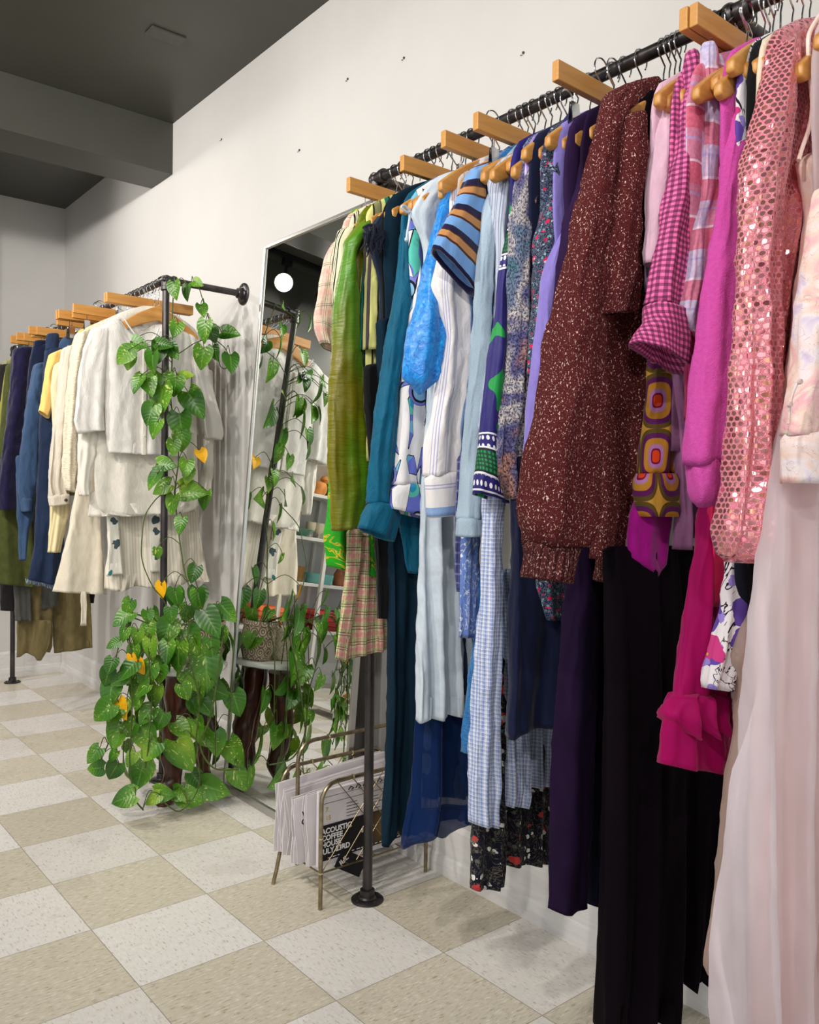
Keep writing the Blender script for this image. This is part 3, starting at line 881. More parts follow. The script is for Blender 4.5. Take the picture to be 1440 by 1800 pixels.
# 13 striped knit -----------------------------------------------------
KN = stripes('knit_blue_brown', 1, .062, [(0, (120, 168, 226)), (.34, (82, 38, 20)), (.42, (196, 140, 86)), (.66, (82, 38, 20)), (.7, (28, 22, 62)), (.92, (120, 168, 226))], k=.6, sheen=.5, wr=.2)
Y = 1.278
t = gm('striped_top', 'short-sleeved knit top striped light blue, tan, brown and navy', 'top', Y)
torso(t, Y, KN, 1.35, b=.014, w=.12)
cl(t, 'yoke', Y-.012, [(832, 292, 874, 276), (826, 308, 880, 300), (838, 380, 862, 376), (846, 470, 860, 470)], KN, b=.014, fold=(0, .1), uvoff=(0, .03))
cl(t, 'sleeve', Y-.034, [(822, 303, 846, 296), (808, 335, 852, 345), (792, 372, 848, 410), (776, 402, 843, 465), (760, 434, 838, 524)], KN, b=.018, fold=(.0, .05), wr=.003, uvoff=(0, .02))
hg(Y, 'inside the striped knit top')
# 42 blue floral scarf blouse -----------------------------------------
BF = ditsy('cornflower_sprigs', (104, 132, 200), [(55, .20, (226, 232, 240)), (42, .14, (90, 100, 120))], 30, (190, 200, 220), .4)
Y = 1.255
t = gm('dress', 'cornflower blue dress with white sprigs, only a narrow strip showing', 'dress', Y)
torso(t, Y, BF, 1.2, w=.12)
cl(t, 'sash', Y-.01, [(900, 812, 840), (1000, 811, 840), (1060, 809, 838), (1121, 808, 836)], BF, b=.008, fold=(.003, .03))
cl(t, 'skirt_panel', Y+.006, [(800, 806, 840), (960, 800, 838), (1040, 803, 838)], plaid('muted_blue', .02, (80, 84, 130), [(0, .2, (140, 140, 180), .7), (.5, .6, (30, 30, 60), .7)], [(0, .2, (140, 140, 180), .5)]), b=.008)
hg(Y, 'inside the cornflower blue dress')
# blue tie dye --------------------------------------------------------
TD = satin('azure_burnout', (16, 124, 190), (0, 82, 150), 1, .45)
Y = 1.238
t = gm('dress', 'azure blue burnout dress, its sleeve end showing under the cornflower strip', 'dress', Y)
torso(t, Y, TD, 1.2, w=.12)
cl(t, 'skirt_panel', Y, [(1000, 842, 868), (1118, 834, 860), (1220, 820, 850), (1290, 811, 846), (810, 1322, 838, 1328)], TD, b=.012, fold=(.005, .04), wr=.004)
hg(Y, 'inside the azure blue burnout dress')
# 15 light denim ------------------------------------------------------
def denim(name, c, c2, sc=1.0):
    M = Mat('denim_'+name, .85, 0, .1, .2)
    n = M.noise(M.scale(M.uv(), 700, 700), 1, 2, .7); n2 = M.noise(M.scale(M.uv(), 14, 5), 1, 4)
    a = M.ramp(n, [(.3, rgb(*c2)), (.7, rgb(*c))])
    M.col(M.mix(M.ramp(n2, [(.4, (0, 0, 0, 1)), (.7, (.5, .5, .5, 1))]), a, rgb(*[min(255, int(k*1.12)+8) for k in c])))
    return weave(M, .35, 5200, .45).m
LD = denim('ice', (172, 190, 204), (134, 156, 176))
Y = 1.218
t = gm('denim_shirt', 'ice blue washed denim shirt with a stitched cuff', 'shirt', Y)
torso(t, Y, LD, 1.15, w=.115)
cl(t, 'sleeve', Y-.01, [(866, 326, 884, 320), (854, 360, 876, 350), (847, 391, 869, 402), (840, 469, 866, 480), (834, 558, 862, 560), (830, 609, 858, 633), (819, 731, 843, 731), (812, 829, 842, 840), (806, 915, 846, 915)], LD, b=.022, fold=(.003, .04))
cl(t, 'cuff', Y-.013, [(805, 908, 847, 912), (804, 920, 848, 924), (803, 944, 847, 942)], LD, b=.025, fold=(0, .1))
hg(Y, 'inside the ice blue denim shirt')
# 16 pinstripe --------------------------------------------------------
PS = stripes('grey_pin', 0, .011, [(0, (196, 204, 218)), (.45, (128, 140, 172)), (.6, (196, 204, 218)), (.8, (150, 158, 184))], rough=.7)
Y = 1.192
t = gm('shirt', 'pale grey blue pinstriped shirt sliding off its hanger', 'shirt', Y)
torso(t, Y, PS, 1.15, w=.115)
cl(t, 'sleeve', Y-.008, [(884, 276, 914, 268), (868, 296, 910, 290), (862, 318, 905, 336), (864, 350, 896, 380), (870, 400, 888, 424), (873, 460, 884, 480), (868, 560, 880, 560), (852, 660, 862, 660), (843, 720, 858, 720), (840, 756, 856, 760)], PS, b=.018, fold=(.003, .03))
hg(Y-.03, 'with its tip poking through the grey blue pinstriped shirt', dx=-.03, dz=-.02)
# 40 dark floral maxi -------------------------------------------------
DF = ditsy('night_garden', (18, 18, 34), [(26, .27, (188, 62, 60)), (46, .24, (226, 222, 214)), (52, .2, (92, 96, 84)), (30, .12, (60, 130, 118))], 34, (92, 88, 76), .8)
Y = 1.172
t = gm('maxi_dress', 'black maxi dress with red and white garden flowers, stepped hem lowest by the skirting', 'dress', Y)
torso(t, Y, DF, 1.2, w=.12)
cl(t, 'skirt_panel', Y, [(1150, 850, 900), (1300, 838, 890), (1447, 830, 889), (1500, 827, 888), (824, 1561, 884, 1556)], DF, b=.02, fold=(.006, .05), seg=64)
cl(t, 'back_panel', Y+.02, [(1100, 868, 985), (1300, 874, 975), (1440, 876, 970), (878, 1522, 968, 1519)], DF, b=.007, fold=(.008, .07), seg=72, uvoff=(.1, .04))
hg(Y, 'inside the black garden-flower maxi dress')
# 20b seersucker ------------------------------------------------------
SS = plaid('seersucker_check', .0075, (196, 204, 224), [(0, .28, (112, 140, 205), .75), (.5, .68, (230, 232, 240), .9), (.8, .88, (112, 140, 205), .6)], [(0, .3, (120, 146, 210), .45), (.5, .62, (232, 234, 242), .8)], wr=.8, k=.5)
Y = 1.148
t = gm('seersucker_dress', 'long pale blue checked seersucker dress with puckered panels', 'dress', Y)
torso(t, Y, SS, 1.2, w=.12)
cl(t, 'skirt_panel', Y-.01, [(820, 856, 892), (886, 850, 886), (960, 848, 880), (1067, 844, 880), (1160, 838, 878), (1262, 833, 877), (1387, 827, 875), (830, 1448, 874, 1452)], SS, b=.018, fold=(.004, .03), seg=72, wr=.004)
cl(t, 'side_panel', Y+.012, [(1000, 872, 905), (1150, 873, 915), (1330, 874, 928), (1400, 872, 930), (870, 1413, 926, 1419)], SS, b=.01, fold=(.006, .05), seg=64, uvoff=(.05, .01))
cl(t, 'back_panel', Y+.03, [(1150, 915, 985), (1300, 922, 975), (924, 1384, 972, 1382)], SS, b=.007, fold=(.008, .05), seg=64, uvoff=(.09, .02))
hg(Y, 'inside the pale blue seersucker dress')
# 17 navy green folk border -------------------------------------------
M = Mat('print_folk_border', .55, 0, .1, .35)
u, v, _ = M.xyz(M.uv())
vv = M.ma('MULTIPLY', v, -1.0)
nv = rgb(34, 28, 108); gn = rgb(16, 150, 66); wh = rgb(232, 232, 236); bk = rgb(16, 16, 40)
blob = M.step(M.noise(M.scale(M.uv(), 14, 10, 1, (.7, .2, 0)), 1, 1, .4,   .8), .60)
c = M.mix(blob, nv, gn)
# border bands (metres along the sleeve)
def bandpat(c, z0):
    f = M.ma('SUBTRACT', vv, z0)
    c = M.mix(M.step(f, 0, .075), c, nv)
    rowd = M.voro(M.scale(M.uv(), 1, .55), 105, rnd=.0)
    c = M.mix(M.ma('MULTIPLY', M.step(f, .004, .03), M.ma('LESS_THAN', rowd, .28)), c, wh)
    c = M.mix(M.step(f, .0, .004), c, wh); c = M.mix(M.step(f, .030, .0335), c, wh)
    c = M.mix(M.step(f, .0335, .037), c, bk)
    sc_ = M.voro(M.scale(M.uv(), 1, .8), 150, rnd=.1)
    g1 = M.mix(M.ma('LESS_THAN', sc_, .33), rgb(12, 60, 52), rgb(24, 142, 66))
    c = M.mix(M.step(f, .037, .078), c, g1)
    c = M.mix(M.step(f, .078, .081), c, bk)
    c = M.mix(M.step(f, .081, .112), c, nv)
    c = M.mix(M.ma('MULTIPLY', M.step(f, .085, .107), M.ma('LESS_THAN', rowd, .28)), c, wh)
    c = M.mix(M.step(f, .081, .0845), c, wh); c = M.mix(M.step(f, .1085, .1125), c, wh)
    return c
c = bandpat(c, .10); c = bandpat(c, .525)
M.col(c); FOLK = weave(M, .1, wr=.2).m
Y = 1.124
t = gm('tunic', 'navy tunic with emerald leaves and white folk border bands on the sleeve', 'top', Y)
torso(t, Y, simple('navy_plain_cloth', (34, 28, 108), .7), 1.15)
cl(t, 'sleeve', Y-.008, [(908, 300, 930, 280), (900, 340, 916, 330), (891, 402, 905, 400), (880, 458, 896, 460), (873, 513, 892, 513), (869, 569, 891, 572), (861, 609, 889, 640), (848, 719, 880, 719), (844, 756, 876, 768), (839, 817, 886, 850), (833, 866, 892, 886)], FOLK, b=.02, fold=(.002, .05), wr=.002)
hg(Y-.018, 'with a pale tip above the navy folk tunic', dx=-.03, dz=-.03)
# 18 speckled knit ----------------------------------------------------
M = Mat('knit_speckled_dusk', .95, 0, .3, .1)
n2 = M.noise(M.scale(M.uv(), 11, 9), 1, 2, .5, .6)
c = M.ramp(n2, [(.25, rgb(70, 126, 140)), (.4, rgb(120, 130, 160)), (.47, rgb(206, 198, 196)), (.54, rgb(84, 88, 140)), (.62, rgb(190, 140, 122)), (.72, rgb(84, 66, 70))])
n = M.noise(M.scale(M.uv(), 380, 200), 1, 3, .75)
c = M.mix(M.ramp(n, [(.46, (0, 0, 0, 1)), (.56, (.9, .9, .9, 1))]), c, rgb(34, 34, 52))
M.col(c); M.nrm(M.bump(n, .6, .002)); SPK = M.m
Y = 1.10
t = gm('knit_cardigan', 'thin grey, teal and sand speckled cardigan with a gathered sleeve', 'cardigan', Y)
torso(t, Y, SPK, 1.1)
cl(t, 'sleeve', Y-.008, [(920, 274, 952, 270), (908, 330, 956, 335), (898, 402, 945, 402), (893, 491, 938, 490), (893, 578, 936, 578), (886, 658, 930, 670), (877, 731, 926, 750), (868, 792, 922, 800), (872, 841, 919, 850), (886, 878, 914, 874)], SPK, b=.022, fold=(.006, .025), wr=.004)
hg(Y-.02, 'curving above the speckled cardigan', dx=-.03, dz=-.005)
# 39 navy skirt -------------------------------------------------------
NV2 = fabric('midnight_crepe', (15, 23, 54), .75, .2, .12, wr=.25)
Y = 1.072
t = gm('dress', 'plain midnight navy crepe dress with a curved hem in front of the checked seersucker', 'dress', Y)
torso(t, Y, NV2, 1.1, w=.17)
cl(t, 'skirt_panel', Y, [(800, 905, 960), (900, 906, 980), (1031, 904, 985), (1209, 898, 985), (894, 1298, 982, 1260)], NV2, b=.02, fold=(.012, .11), seg=72, hemwave=.004)
hg(Y, 'inside the midnight navy crepe dress')
# 19 floral shirt -----------------------------------------------------
FL = ditsy('liberty_meadow', (24, 28, 62), [(60, .26, (205, 40, 84)), (75, .22, (110, 160, 168)), (90, .2, (176, 190, 200)), (80, .12, (40, 96, 96))], 120, (150, 165, 180))
Y = 1.045
t = gm('shirt', 'navy shirt densely printed with tiny pink and mint flowers', 'shirt', Y)
torso(t, Y, FL, .92)
cl(t, 'collar', Y-.024, [(985, 262, 1006, 262), (972, 276, 1008, 285), (966, 300, 1006, 330), (984, 330, 1002, 350)], FL, b=.012, uvoff=(.3, .2))
cl(t, 'sleeve', Y-.008, [(978, 285, 1008, 290), (964, 324, 1002, 335), (949, 391, 994, 391), (938, 435, 984, 430), (937, 513, 972, 513), (933, 578, 962, 578), (928, 660, 950, 660)], FL, b=.02, fold=(.002, .05))
cl(t, 'hem_tip', Y, [(940, 930, 1000), (1024, 944, 1004), (1060, 954, 1002), (1090, 960, 1000)], FL, b=.008, fold=(.004, .05))
hg(Y-.022, 'curving over the tiny-flower shirt', dx=-.03, dz=.0)
# 20 lavender ---------------------------------------------------------
LV = fabric('lavender_suede', (142, 128, 208), .9, .4, .08, wr=.3)
Y = 1.016
t = gm('tunic', 'lavender brushed tunic, long smooth sleeve left of the brown sweater', 'top', Y)
torso(t, Y, LV, 1.2)
cl(t, 'sleeve', Y-.006, [(990, 395, 1004, 395), (966, 447, 995, 440), (950, 491, 990, 490), (943, 578, 980, 578), (939, 609, 976, 609), (929, 682, 966, 680), (923, 780, 960, 780), (921, 850, 950, 850)], LV, b=.018, fold=(.002, .04))
cl(t, 'tunic_tail', Y-.03, [(700, 1030, 1062), (760, 1034, 1061), (850, 1040, 1060), (930, 1030, 1052), (1010, 979, 1049, 983)], LV, b=.008, fold=(.002, .05))
hg(Y, 'inside the lavender tunic')
g_ = gm('satin_blouse', 'lilac satin collar showing above the tiny-flower shirt', 'blouse', 1.085)
torso(g_, 1.085, satin('lilac_body', (176, 150, 226), (120, 96, 180)), 1.25)
cl(g_, 'collar', 1.085, [(955, 244, 986, 236), (958, 262, 990, 262), (964, 290, 985, 290), (966, 320, 980, 320)], satin('lilac', (176, 150, 226), (120, 96, 180)), b=.008, fold=(.003, .03))
g_ = gm('scarf', 'scarf with orange dots on navy and turquoise peeping at the rail', 'scarf', 1.035)
cl(g_, 'scarf_cloth', 1.035, [(1000, 197, 1012, 197), (990, 215, 1024, 210), (990, 236, 1028, 232), (994, 262, 1024, 262)], ditsy('dotted_scarf', (44, 44, 98), [(60, .28, (196, 120, 110)), (36, .2, (60, 150, 180))], 30), b=.008)
# 21 aubergine velvet jacket + gown -----------------------------------
AUB = velvet('aubergine', (32, 18, 44), (58, 36, 80), .2)
Y = .99
t = gm('velvet_jacket', 'dark aubergine velvet jacket squeezed behind the brown sweater', 'jacket', Y)
torso(t, Y, AUB, 1.0)
cl(t, 'sleeve', Y-.01, [(1034, 214, 1066, 200), (1018, 240, 1062, 235), (1009, 324, 1050, 310), (993, 380, 1036, 380), (988, 430, 1016, 430), (978, 500, 1004, 500), (970, 578, 996, 578), (962, 660, 985, 660)], AUB, b=.02, fold=(.002, .05))
hg(Y, 'inside the aubergine velvet jacket')
AUB2 = velvet('deep_plum', (22, 11, 32), (42, 24, 58), .18)
Y = .955
t = gm('velvet_dress', 'long plum velvet dress ending well above the floor', 'dress', Y)
torso(t, Y, AUB2, 1.1, w=.17)
cl(t, 'skirt_panel', Y, [(900, 994, 1040), (1024, 991, 1052), (1173, 980, 1050), (1333, 969, 1046), (1450, 964, 1043), (960, 1594, 1036, 1594)], AUB2, b=.022, fold=(.010, .13), seg=72, hemwave=.004)
cl(t, 'back_panel', Y+.02, [(1000, 1030, 1090), (1200, 1032, 1088), (1450, 1030, 1070), (1030, 1588, 1060, 1590)], velvet('night', (12, 12, 26), (30, 28, 50)), b=.007, fold=(.008, .06), seg=64)
hg(Y, 'inside the long plum velvet dress')
# ---------------------------------------------------------------- brown sweater and everything nearer
M = Mat('knit_brown_marl', .95, 0, 0, .1)
k = M.ma('SINE', M.ma('MULTIPLY', M.xyz(M.uv())[0], 1150.0))
n = M.noise(M.scale(M.uv(), 430, 230, 1, (0, 0, 0), .7), 1, 2, .6, .8)
nb = M.noise(M.uv(), 500, 2)
c = M.mix(M.ramp(nb, [(.35, (0, 0, 0, 1)), (.65, (1, 1, 1, 1))]), rgb(68, 26, 28), rgb(104, 44, 46))
c = M.mix(M.step(n, .635), c, rgb(236, 204, 190))
c = M.mix(M.step(n, .27, .31), c, rgb(150, 92, 86))
M.col(c)
M.nrm(M.bump(M.noise(M.scale(M.uv(), 420, 300), 1, 3, .6), .9, .004, M.bump(k, .25, .001))); MARL = M.m
M2 = Mat('knit_brown_rib', .95, 0, 0, .1)
rib = M2.ma('SINE', M2.ma('MULTIPLY', M2.xyz(M2.uv())[0], 520.0))
n = M2.noise(M2.scale(M2.uv(), 430, 230, 1, (0, 0, 0), .7), 1, 2, .6, .8)
c = M2.mix(M2.step(n, .62), rgb(84, 40, 42), rgb(222, 186, 172))
M2.col(c); M2.nrm(M2.bump(rib, .8, .004, M2.bump(M2.noise(M2.uv(), 420, 3), .7, .003))); MRIB = M2.m
Y = .905
t = gm('sweater', 'chunky brown marled sweater with cream flecks, its big sleeve hanging forward', 'sweater', Y)
cl(t, 'body', Y-.005, [(1084, 148, 1160, 142), (1066, 165, 1166, 160), (1056, 200, 1164, 200), (1044, 260, 1160, 262), (1036, 330, 1150, 340), (1040, 400, 1140, 420), (1044, 470, 1134, 480), (1042, 545, 1128, 545), (1050, 640, 1132, 640), (1056, 760, 1136, 760), (1052, 900, 1128, 900), (1044, 985, 1120, 975)], MARL, b=.035, fold=(.010, .11), wr=.006, seg=64)
cl(t, 'rib_hem', Y-.005, [(1046, 978, 1120, 968), (1040, 1026, 1108, 1008)], MRIB, b=.03, fold=(.008, .11), seg=64)
cl(t, 'sleeve', Y-.045, [(1078, 160, 1116, 155), (1060, 190, 1104, 190), (1042, 250, 1092, 250), (1026, 320, 1080, 330), (1006, 400, 1070, 410), (988, 480, 1062, 490), (968, 572, 1058, 575), (950, 670, 1056, 680), (934, 740, 1054, 745), (923, 800, 1052, 800), (915, 860, 1048, 853), (912, 920, 1040, 915), (920, 958, 1020, 960)], MARL, b=.045, fold=(.004, .08), wr=.006, seg=64)
cl(t, 'rib_cuff', Y-.045, [(920, 950, 1022, 955), (926, 975, 1012, 980), (922, 1014, 1004, 1027)], MRIB, b=.034, fold=(.002, .05), seg=64)
cl(t, 'folded_sleeve', Y-.062, [(1086, 200, 1130, 200), (1072, 300, 1130, 310), (1058, 400, 1128, 420), (1042, 480, 1124, 490), (1031, 535, 1116, 545), (1029, 556, 1100, 552)], MARL, b=.026, fold=(.006, .06), wr=.006, seg=56)
hg(Y, 'inside the chunky brown sweater')
# burgundy velvet waistcoat peeping
# 38 black velvet gown ------------------------------------------------
BV = velvet('black_plum', (6, 3, 7), (16, 6, 18), .15)
Y = .862
t = gm('velvet_gown', 'floor-length black velvet gown with long tubular pleats', 'dress', Y)
torso(t, .872, BV, 1.4, w=.14)
cl(t, 'skirt_panel', Y-.006, [(960, 1062, 1180), (1060, 1062, 1190), (1250, 1060, 1196), (1597, 1054, 1192), (1700, 1050, 1186), (1046, 1815, 1180, 1780)], BV, b=.03, fold=(.014, .085), seg=120, hemwave=.004, wr=.0015)
cl(t, 'side_pleats', Y+.02, [(960, 1150, 1262), (1100, 1160, 1266), (1358, 1166, 1263), (1600, 1164, 1250), (1150, 1724, 1238, 1712)], BV, b=.022, fold=(.016, .07), seg=120, hemwave=.012, wr=.0015)
hg(.872, 'inside the floor-length black velvet gown')
# magenta sleeve end --------------------------------------------------
MG = fabric('magenta_jersey', (168, 12, 140), .8, .2, .1)
Y = .845
t = gm('top', 'magenta jersey top, only its pointed lower end showing under the retro print', 'top', Y)
torso(t, .893, MG, 1.4, w=.14); hg(.893, 'inside the magenta jersey top')
cl(t, 'body', Y-.01, [(860, 1128, 1180), (900, 1112, 1180), (930, 1107, 1178), (965, 1106, 1174), (985, 1108, 1170), (1000, 1126, 1164), (1014, 1142, 1158)], MG, b=.014, fold=(.003, .05), openb=False)
# 27 retro pants ------------------------------------------------------
M = Mat('print_retro_medallions', .75, 0, .1, .25)
u, v, _ = M.xyz(M.uv())
fx = M.ma('SUBTRACT', M.ma('FRACT', M.ma('DIVIDE', u, .062)), .5); fy = M.ma('SUBTRACT', M.ma('FRACT', M.ma('DIVIDE', v, .092)), .5)
def p4(a, k): return M.ma('POWER', M.ma('ABSOLUTE', M.ma('MULTIPLY', a, k)), 3.0)
d = M.ma('POWER', M.ma('ADD', p4(fx, 2.0), p4(fy, 2.0)), .333)
M.col(M.ramp(d, [(0, rgb(235, 70, 24)), (.2, rgb(130, 10, 60)), (.27, rgb(190, 130, 190)), (.42, rgb(200, 140, 46)), (.62, rgb(196, 132, 40)), (.66, rgb(98, 26, 96)), (.84, rgb(98, 78, 30)), (1.0, rgb(206, 158, 60))], True))
RET = weave(M, .15, wr=.3).m
Y = .838-.006
t = gm('blouse', 'retro blouse patterned with orange, mustard and purple medallions', 'blouse', Y)
torso(t, .882, RET, 1.4, w=.14)
cl(t, 'sleeve', Y-.008, [(560, 1148, 1190), (624, 1144, 1190), (707, 1139, 1190), (791, 1127, 1190), (834, 1122, 1190)], RET, b=.02, fold=(.003, .06))
cl(t, 'cuff', Y-.012, [(832, 1114, 1192), (838, 1114, 1193), (908, 1121, 1192)], RET, b=.026, fold=(0, .1), uvoff=(.03, .046))
hg(.882, 'inside the retro medallion blouse')
# 23 pale pink tee ----------------------------------------------------
PT = fabric('powder_pink', (222, 184, 204), .85, .2, .05)
Y = .815
t = gm('t_shirt', 'powder pink t-shirt between the brown sweater and the gingham shirt', 't-shirt', Y)
torso(t, Y, PT, 1.3, w=.16)
cl(t, 'sleeve', Y-.006, [(1172, 166, 1204, 150), (1160, 190, 1200, 190), (1146, 243, 1190, 250), (1138, 312, 1180, 320), (1134, 402, 1165, 400), (1129, 462, 1158, 470)], PT, b=.02, fold=(.004, .05))
cl(t, 'under_hem', Y+.008, [(440, 1138, 1170), (480, 1134, 1160), (512, 1137, 1158)], fabric('grey_lilac', (150, 130, 160)), b=.01)
hg(Y-.012, 'curving over the powder pink t-shirt', dz=.0, dx=-.02)
# 28 mauve long -------------------------------------------------------
MV = fabric('dusty_mauve', (150, 100, 140), .85, .3, .08)
Y = .80
t = gm('cardigan', 'dusty mauve long cardigan hanging right of the retro blouse', 'cardigan', Y)
torso(t, Y, MV, 1.15, w=.12)
cl(t, 'sleeve', Y-.004, [(560, 1178, 1210), (646, 1180, 1212), (740, 1186, 1212), (832, 1190, 1214), (900, 1189, 1215), (966, 1187, 1213)], MV, b=.014, fold=(.004, .03))
cl(t, 'back_hem', Y+.006, [(700, 1200, 1250), (850, 1206, 1250), (946, 1212, 1244)], fabric('plum_knit', (110, 50, 100)), b=.008)
hg(Y, 'inside the dusty mauve cardigan')
# 24 gingham ----------------------------------------------------------
GH = plaid('magenta_gingham', .0092, (238, 116, 176), [(0, .5, (70, 10, 54), .62)], [(0, .5, (70, 10, 54), .62)], jit=.1, wr=.4)
Y = .775
t = gm('shirt', 'magenta and black gingham shirt with a wide elbow-length sleeve', 'shirt', Y)
torso(t, Y, GH, 1.38)
cl(t, 'collar', Y-.012, [(1208, 86, 1226, 90), (1204, 110, 1232, 112), (1202, 150, 1232, 152), (1200, 180, 1226, 190)], GH, b=.012, uvoff=(.1, 0))
cl(t, 'sleeve', Y-.014, [(1200, 156, 1228, 160), (1190, 230, 1226, 250), (1183, 278, 1225, 290), (1166, 347, 1219, 360), (1156, 410, 1206, 430), (1146, 471, 1200, 500), (1138, 530, 1196, 545)], GH, b=.02, fold=(.003, .04), wr=.004)
cl(t, 'cuff', Y-.02, [(1137, 524, 1197, 545), (1133, 550, 1200, 570), (1122, 575, 1214, 612), (1111, 597, 1222, 664)], GH, b=.026, fold=(.002, .06), wr=.004, uvoff=(.004, .003), step=.007)
hg(Y, 'inside the magenta gingham shirt')
# 25 big check --------------------------------------------------------
BC = plaid('coral_lilac_check', .085, (196, 186, 216), [(.0, .38, (206, 100, 128), .75), (.38, .42, (222, 200, 224), .8), (.7, .74, (222, 170, 190), .7)], [(.05, .45, (208, 90, 116), .75), (.45, .5, (232, 216, 232), .8), (.85, .9, (170, 160, 210), .7)])
Y = .748
t = gm('shirt', 'gauzy coral, lilac and rose large-check shirt', 'shirt', Y)
torso(t, Y, BC, 1.25)
cl(t, 'sleeve', Y-.008, [(1240, 70, 1256, 78), (1236, 94, 1260, 96), (1233, 174, 1266, 208), (1232, 260, 1268, 280), (1225, 347, 1262, 347), (1212, 402, 1250, 400), (1200, 470, 1246, 470), (1192, 520, 1240, 530), (1185, 560, 1234, 566), (1206, 588, 1228, 606)], BC, b=.02, fold=(.005, .04), wr=.004)
hg(Y, 'inside the coral and lilac check shirt')
WINE = fabric('wine_gauze', (150, 40, 80), .8, .2, .15)
Y = .732
t = gm('shirt', 'wine red gauze shirt, a dark sliver beside the orchid fleece', 'shirt', Y)
torso(t, Y, WINE, 1.2, w=.115)
cl(t, 'front', Y, [(190, 1266, 1296), (300, 1264, 1290), (400, 1250, 1276), (550, 1238, 1262), (700, 1226, 1250), (780, 1222, 1240)], WINE, b=.014, fold=(.004, .04))
cl(t, 'lace_edge', Y-.006, [(640, 1206, 1216), (740, 1204, 1214)], WINE, b=.006)
hg(Y-.004, 'with a bare glossy tip left of the orchid fleece', dx=-.03, dz=-.02)
# clip hangers at the near end
# 34 magenta chiffon --------------------------------------------------
MC = sheer('magenta', (214, 14, 128), .82, .6, .45)
MCL = fabric('magenta_lining', (150, 6, 84), .7, .3, .1)
Y = .715
t = gm('chiffon_dress', 'hot magenta chiffon dress with a ruffled tier', 'dress', Y)
torso(t, Y, MCL, 1.2, w=.115)
cl(t, 'lining', Y, [(820, 1240, 1270), (960, 1236, 1275), (1100, 1226, 1276), (1250, 1210, 1284)], MCL, b=.01, fold=(.006, .05))
cl(t, 'skirt_panel', Y, [(840, 1236, 1276), (894, 1232, 1276), (994, 1218, 1278), (1106, 1204, 1280), (1222, 1187, 1284), (1236, 1184, 1286)], MC, b=.018, fold=(.006, .05), seg=72)
cl(t, 'ruffle', Y-.004, [(1218, 1184, 1284), (1228, 1180, 1288), (1258, 1167, 1292), (1180, 1286, 1288, 1272)], MC, b=.03, fold=(.012, .035), seg=140, hemwave=.008, step=.006)
cl(t, 'lower_tier', Y, [(1240, 1172, 1286), (1300, 1169, 1284), (1166, 1344, 1284, 1358)], MC, b=.022, fold=(.008, .07), seg=90)
hg(Y, 'inside the hot magenta chiffon dress')
CORAL = fabric('raspberry', (214, 30, 86), .6, .2, .1)
t = gm('slip', 'raspberry red slip, a small square end showing beside the magenta chiffon', 'dress', .70)
torso(t, .70, CORAL, 1.2, w=.11); hg(.70, 'inside the raspberry red slip')
cl(t, 'body', .70, [(820, 1250, 1276), (985, 1248, 1274), (1040, 1246, 1272), (1066, 1245, 1270)], CORAL, b=.006, fold=(.002, .03))
# 29 orchid fleece ----------------------------------------------------
OR = Mat('fleece_orchid', .95, 0, .6, .1); OR.b.inputs['Sheen Tint'].default_value = rgb(236, 130, 216)
OR.col(OR.mix(OR.noise(OR.uv(), 160, 4), rgb(192, 66, 150), rgb(212, 92, 176)))
OR.nrm(OR.bump(OR.noise(OR.uv(), 420, 3), .7, .002, OR.bump(OR.noise(OR.uv(), 14, 3), .3, .006))); ORM = OR.m
Y = .688
t = gm('fleece_top', 'orchid pink fleece top with a long soft sleeve', 'top', Y)
torso(t, Y, ORM, 1.1, b=.014)
cl(t, 'shoulder', Y-.004, [(1398, 38, 1412, 50), (1372, 70, 1398, 90), (1340, 102, 1380, 130), (1322, 118, 1360, 160), (1300, 150, 1350, 200)], ORM, b=.014)
cl(t, 'sleeve', Y-.012, [(1322, 116, 1352, 112), (1299, 156, 1334, 156), (1287, 208, 1320, 208), (1270, 295, 1306, 295), (1259, 399, 1300, 399), (1240, 499, 1298, 499), (1224, 624, 1292, 620), (1213, 721, 1284, 720), (1208, 780, 1282, 780), (1208, 822, 1278, 800)], ORM, b=.024, fold=(.005, .05), wr=.003)
cl(t, 'cuff', Y-.012, [(1210, 800, 1280, 790), (1211, 835, 1280, 820), (1212, 878, 1280, 858), (1228, 894, 1262, 884)], ORM, b=.026, fold=(.004, .06))
hg(Y, 'with a glossy tip lowest beside the orchid fleece', dx=-.035, dz=-.03)
hg(Y-.016, 'lying over the orchid fleece shoulder', dx=-.03, dz=-.0)
# 35 purple white floral ----------------------------------------------
PF = ditsy('big_violet_blooms', (226, 222, 226), [(13, .36, (96, 70, 160)), (10, .27, (200, 60, 130)), (24, .2, (150, 130, 210)), (16, .10, (180, 186, 40))], 14, (40, 30, 50), .6)
Y = .668
t = gm('dress', 'white dress with big violet and pink blooms, hanging under the sequins', 'dress', Y)
torso(t, Y, PF, 1.2, w=.16)
cl(t, 'skirt_panel', Y, [(960, 1278, 1310), (1005, 1276, 1314), (1078, 1268, 1316), (1147, 1254, 1312), (1180, 1248, 1306), (1244, 1211, 1300, 1215)], PF, b=.016, fold=(.006, .05), wr=.004)
cl(t, 'back_panel', Y+.012, [(1100, 1286, 1325), (1200, 1284, 1315), (1262, 1288, 1306)], PF, b=.008, uvoff=(.1, .2))
hg(Y, 'inside the violet bloom dress')
Y = .652
t = gm('top', 'black knit top with a square hem below the sequin sleeve', 'top', Y)
torso(t, Y, BLACK, 1.1, w=.16)
cl(t, 'hem_panel', Y, [(900, 1296, 1344), (992, 1295, 1344), (1040, 1298, 1346), (1079, 1303, 1346)], fabric('black_knit', (14, 16, 30), .9, .2, .1), b=.012)
hg(Y, 'inside the black knit top')
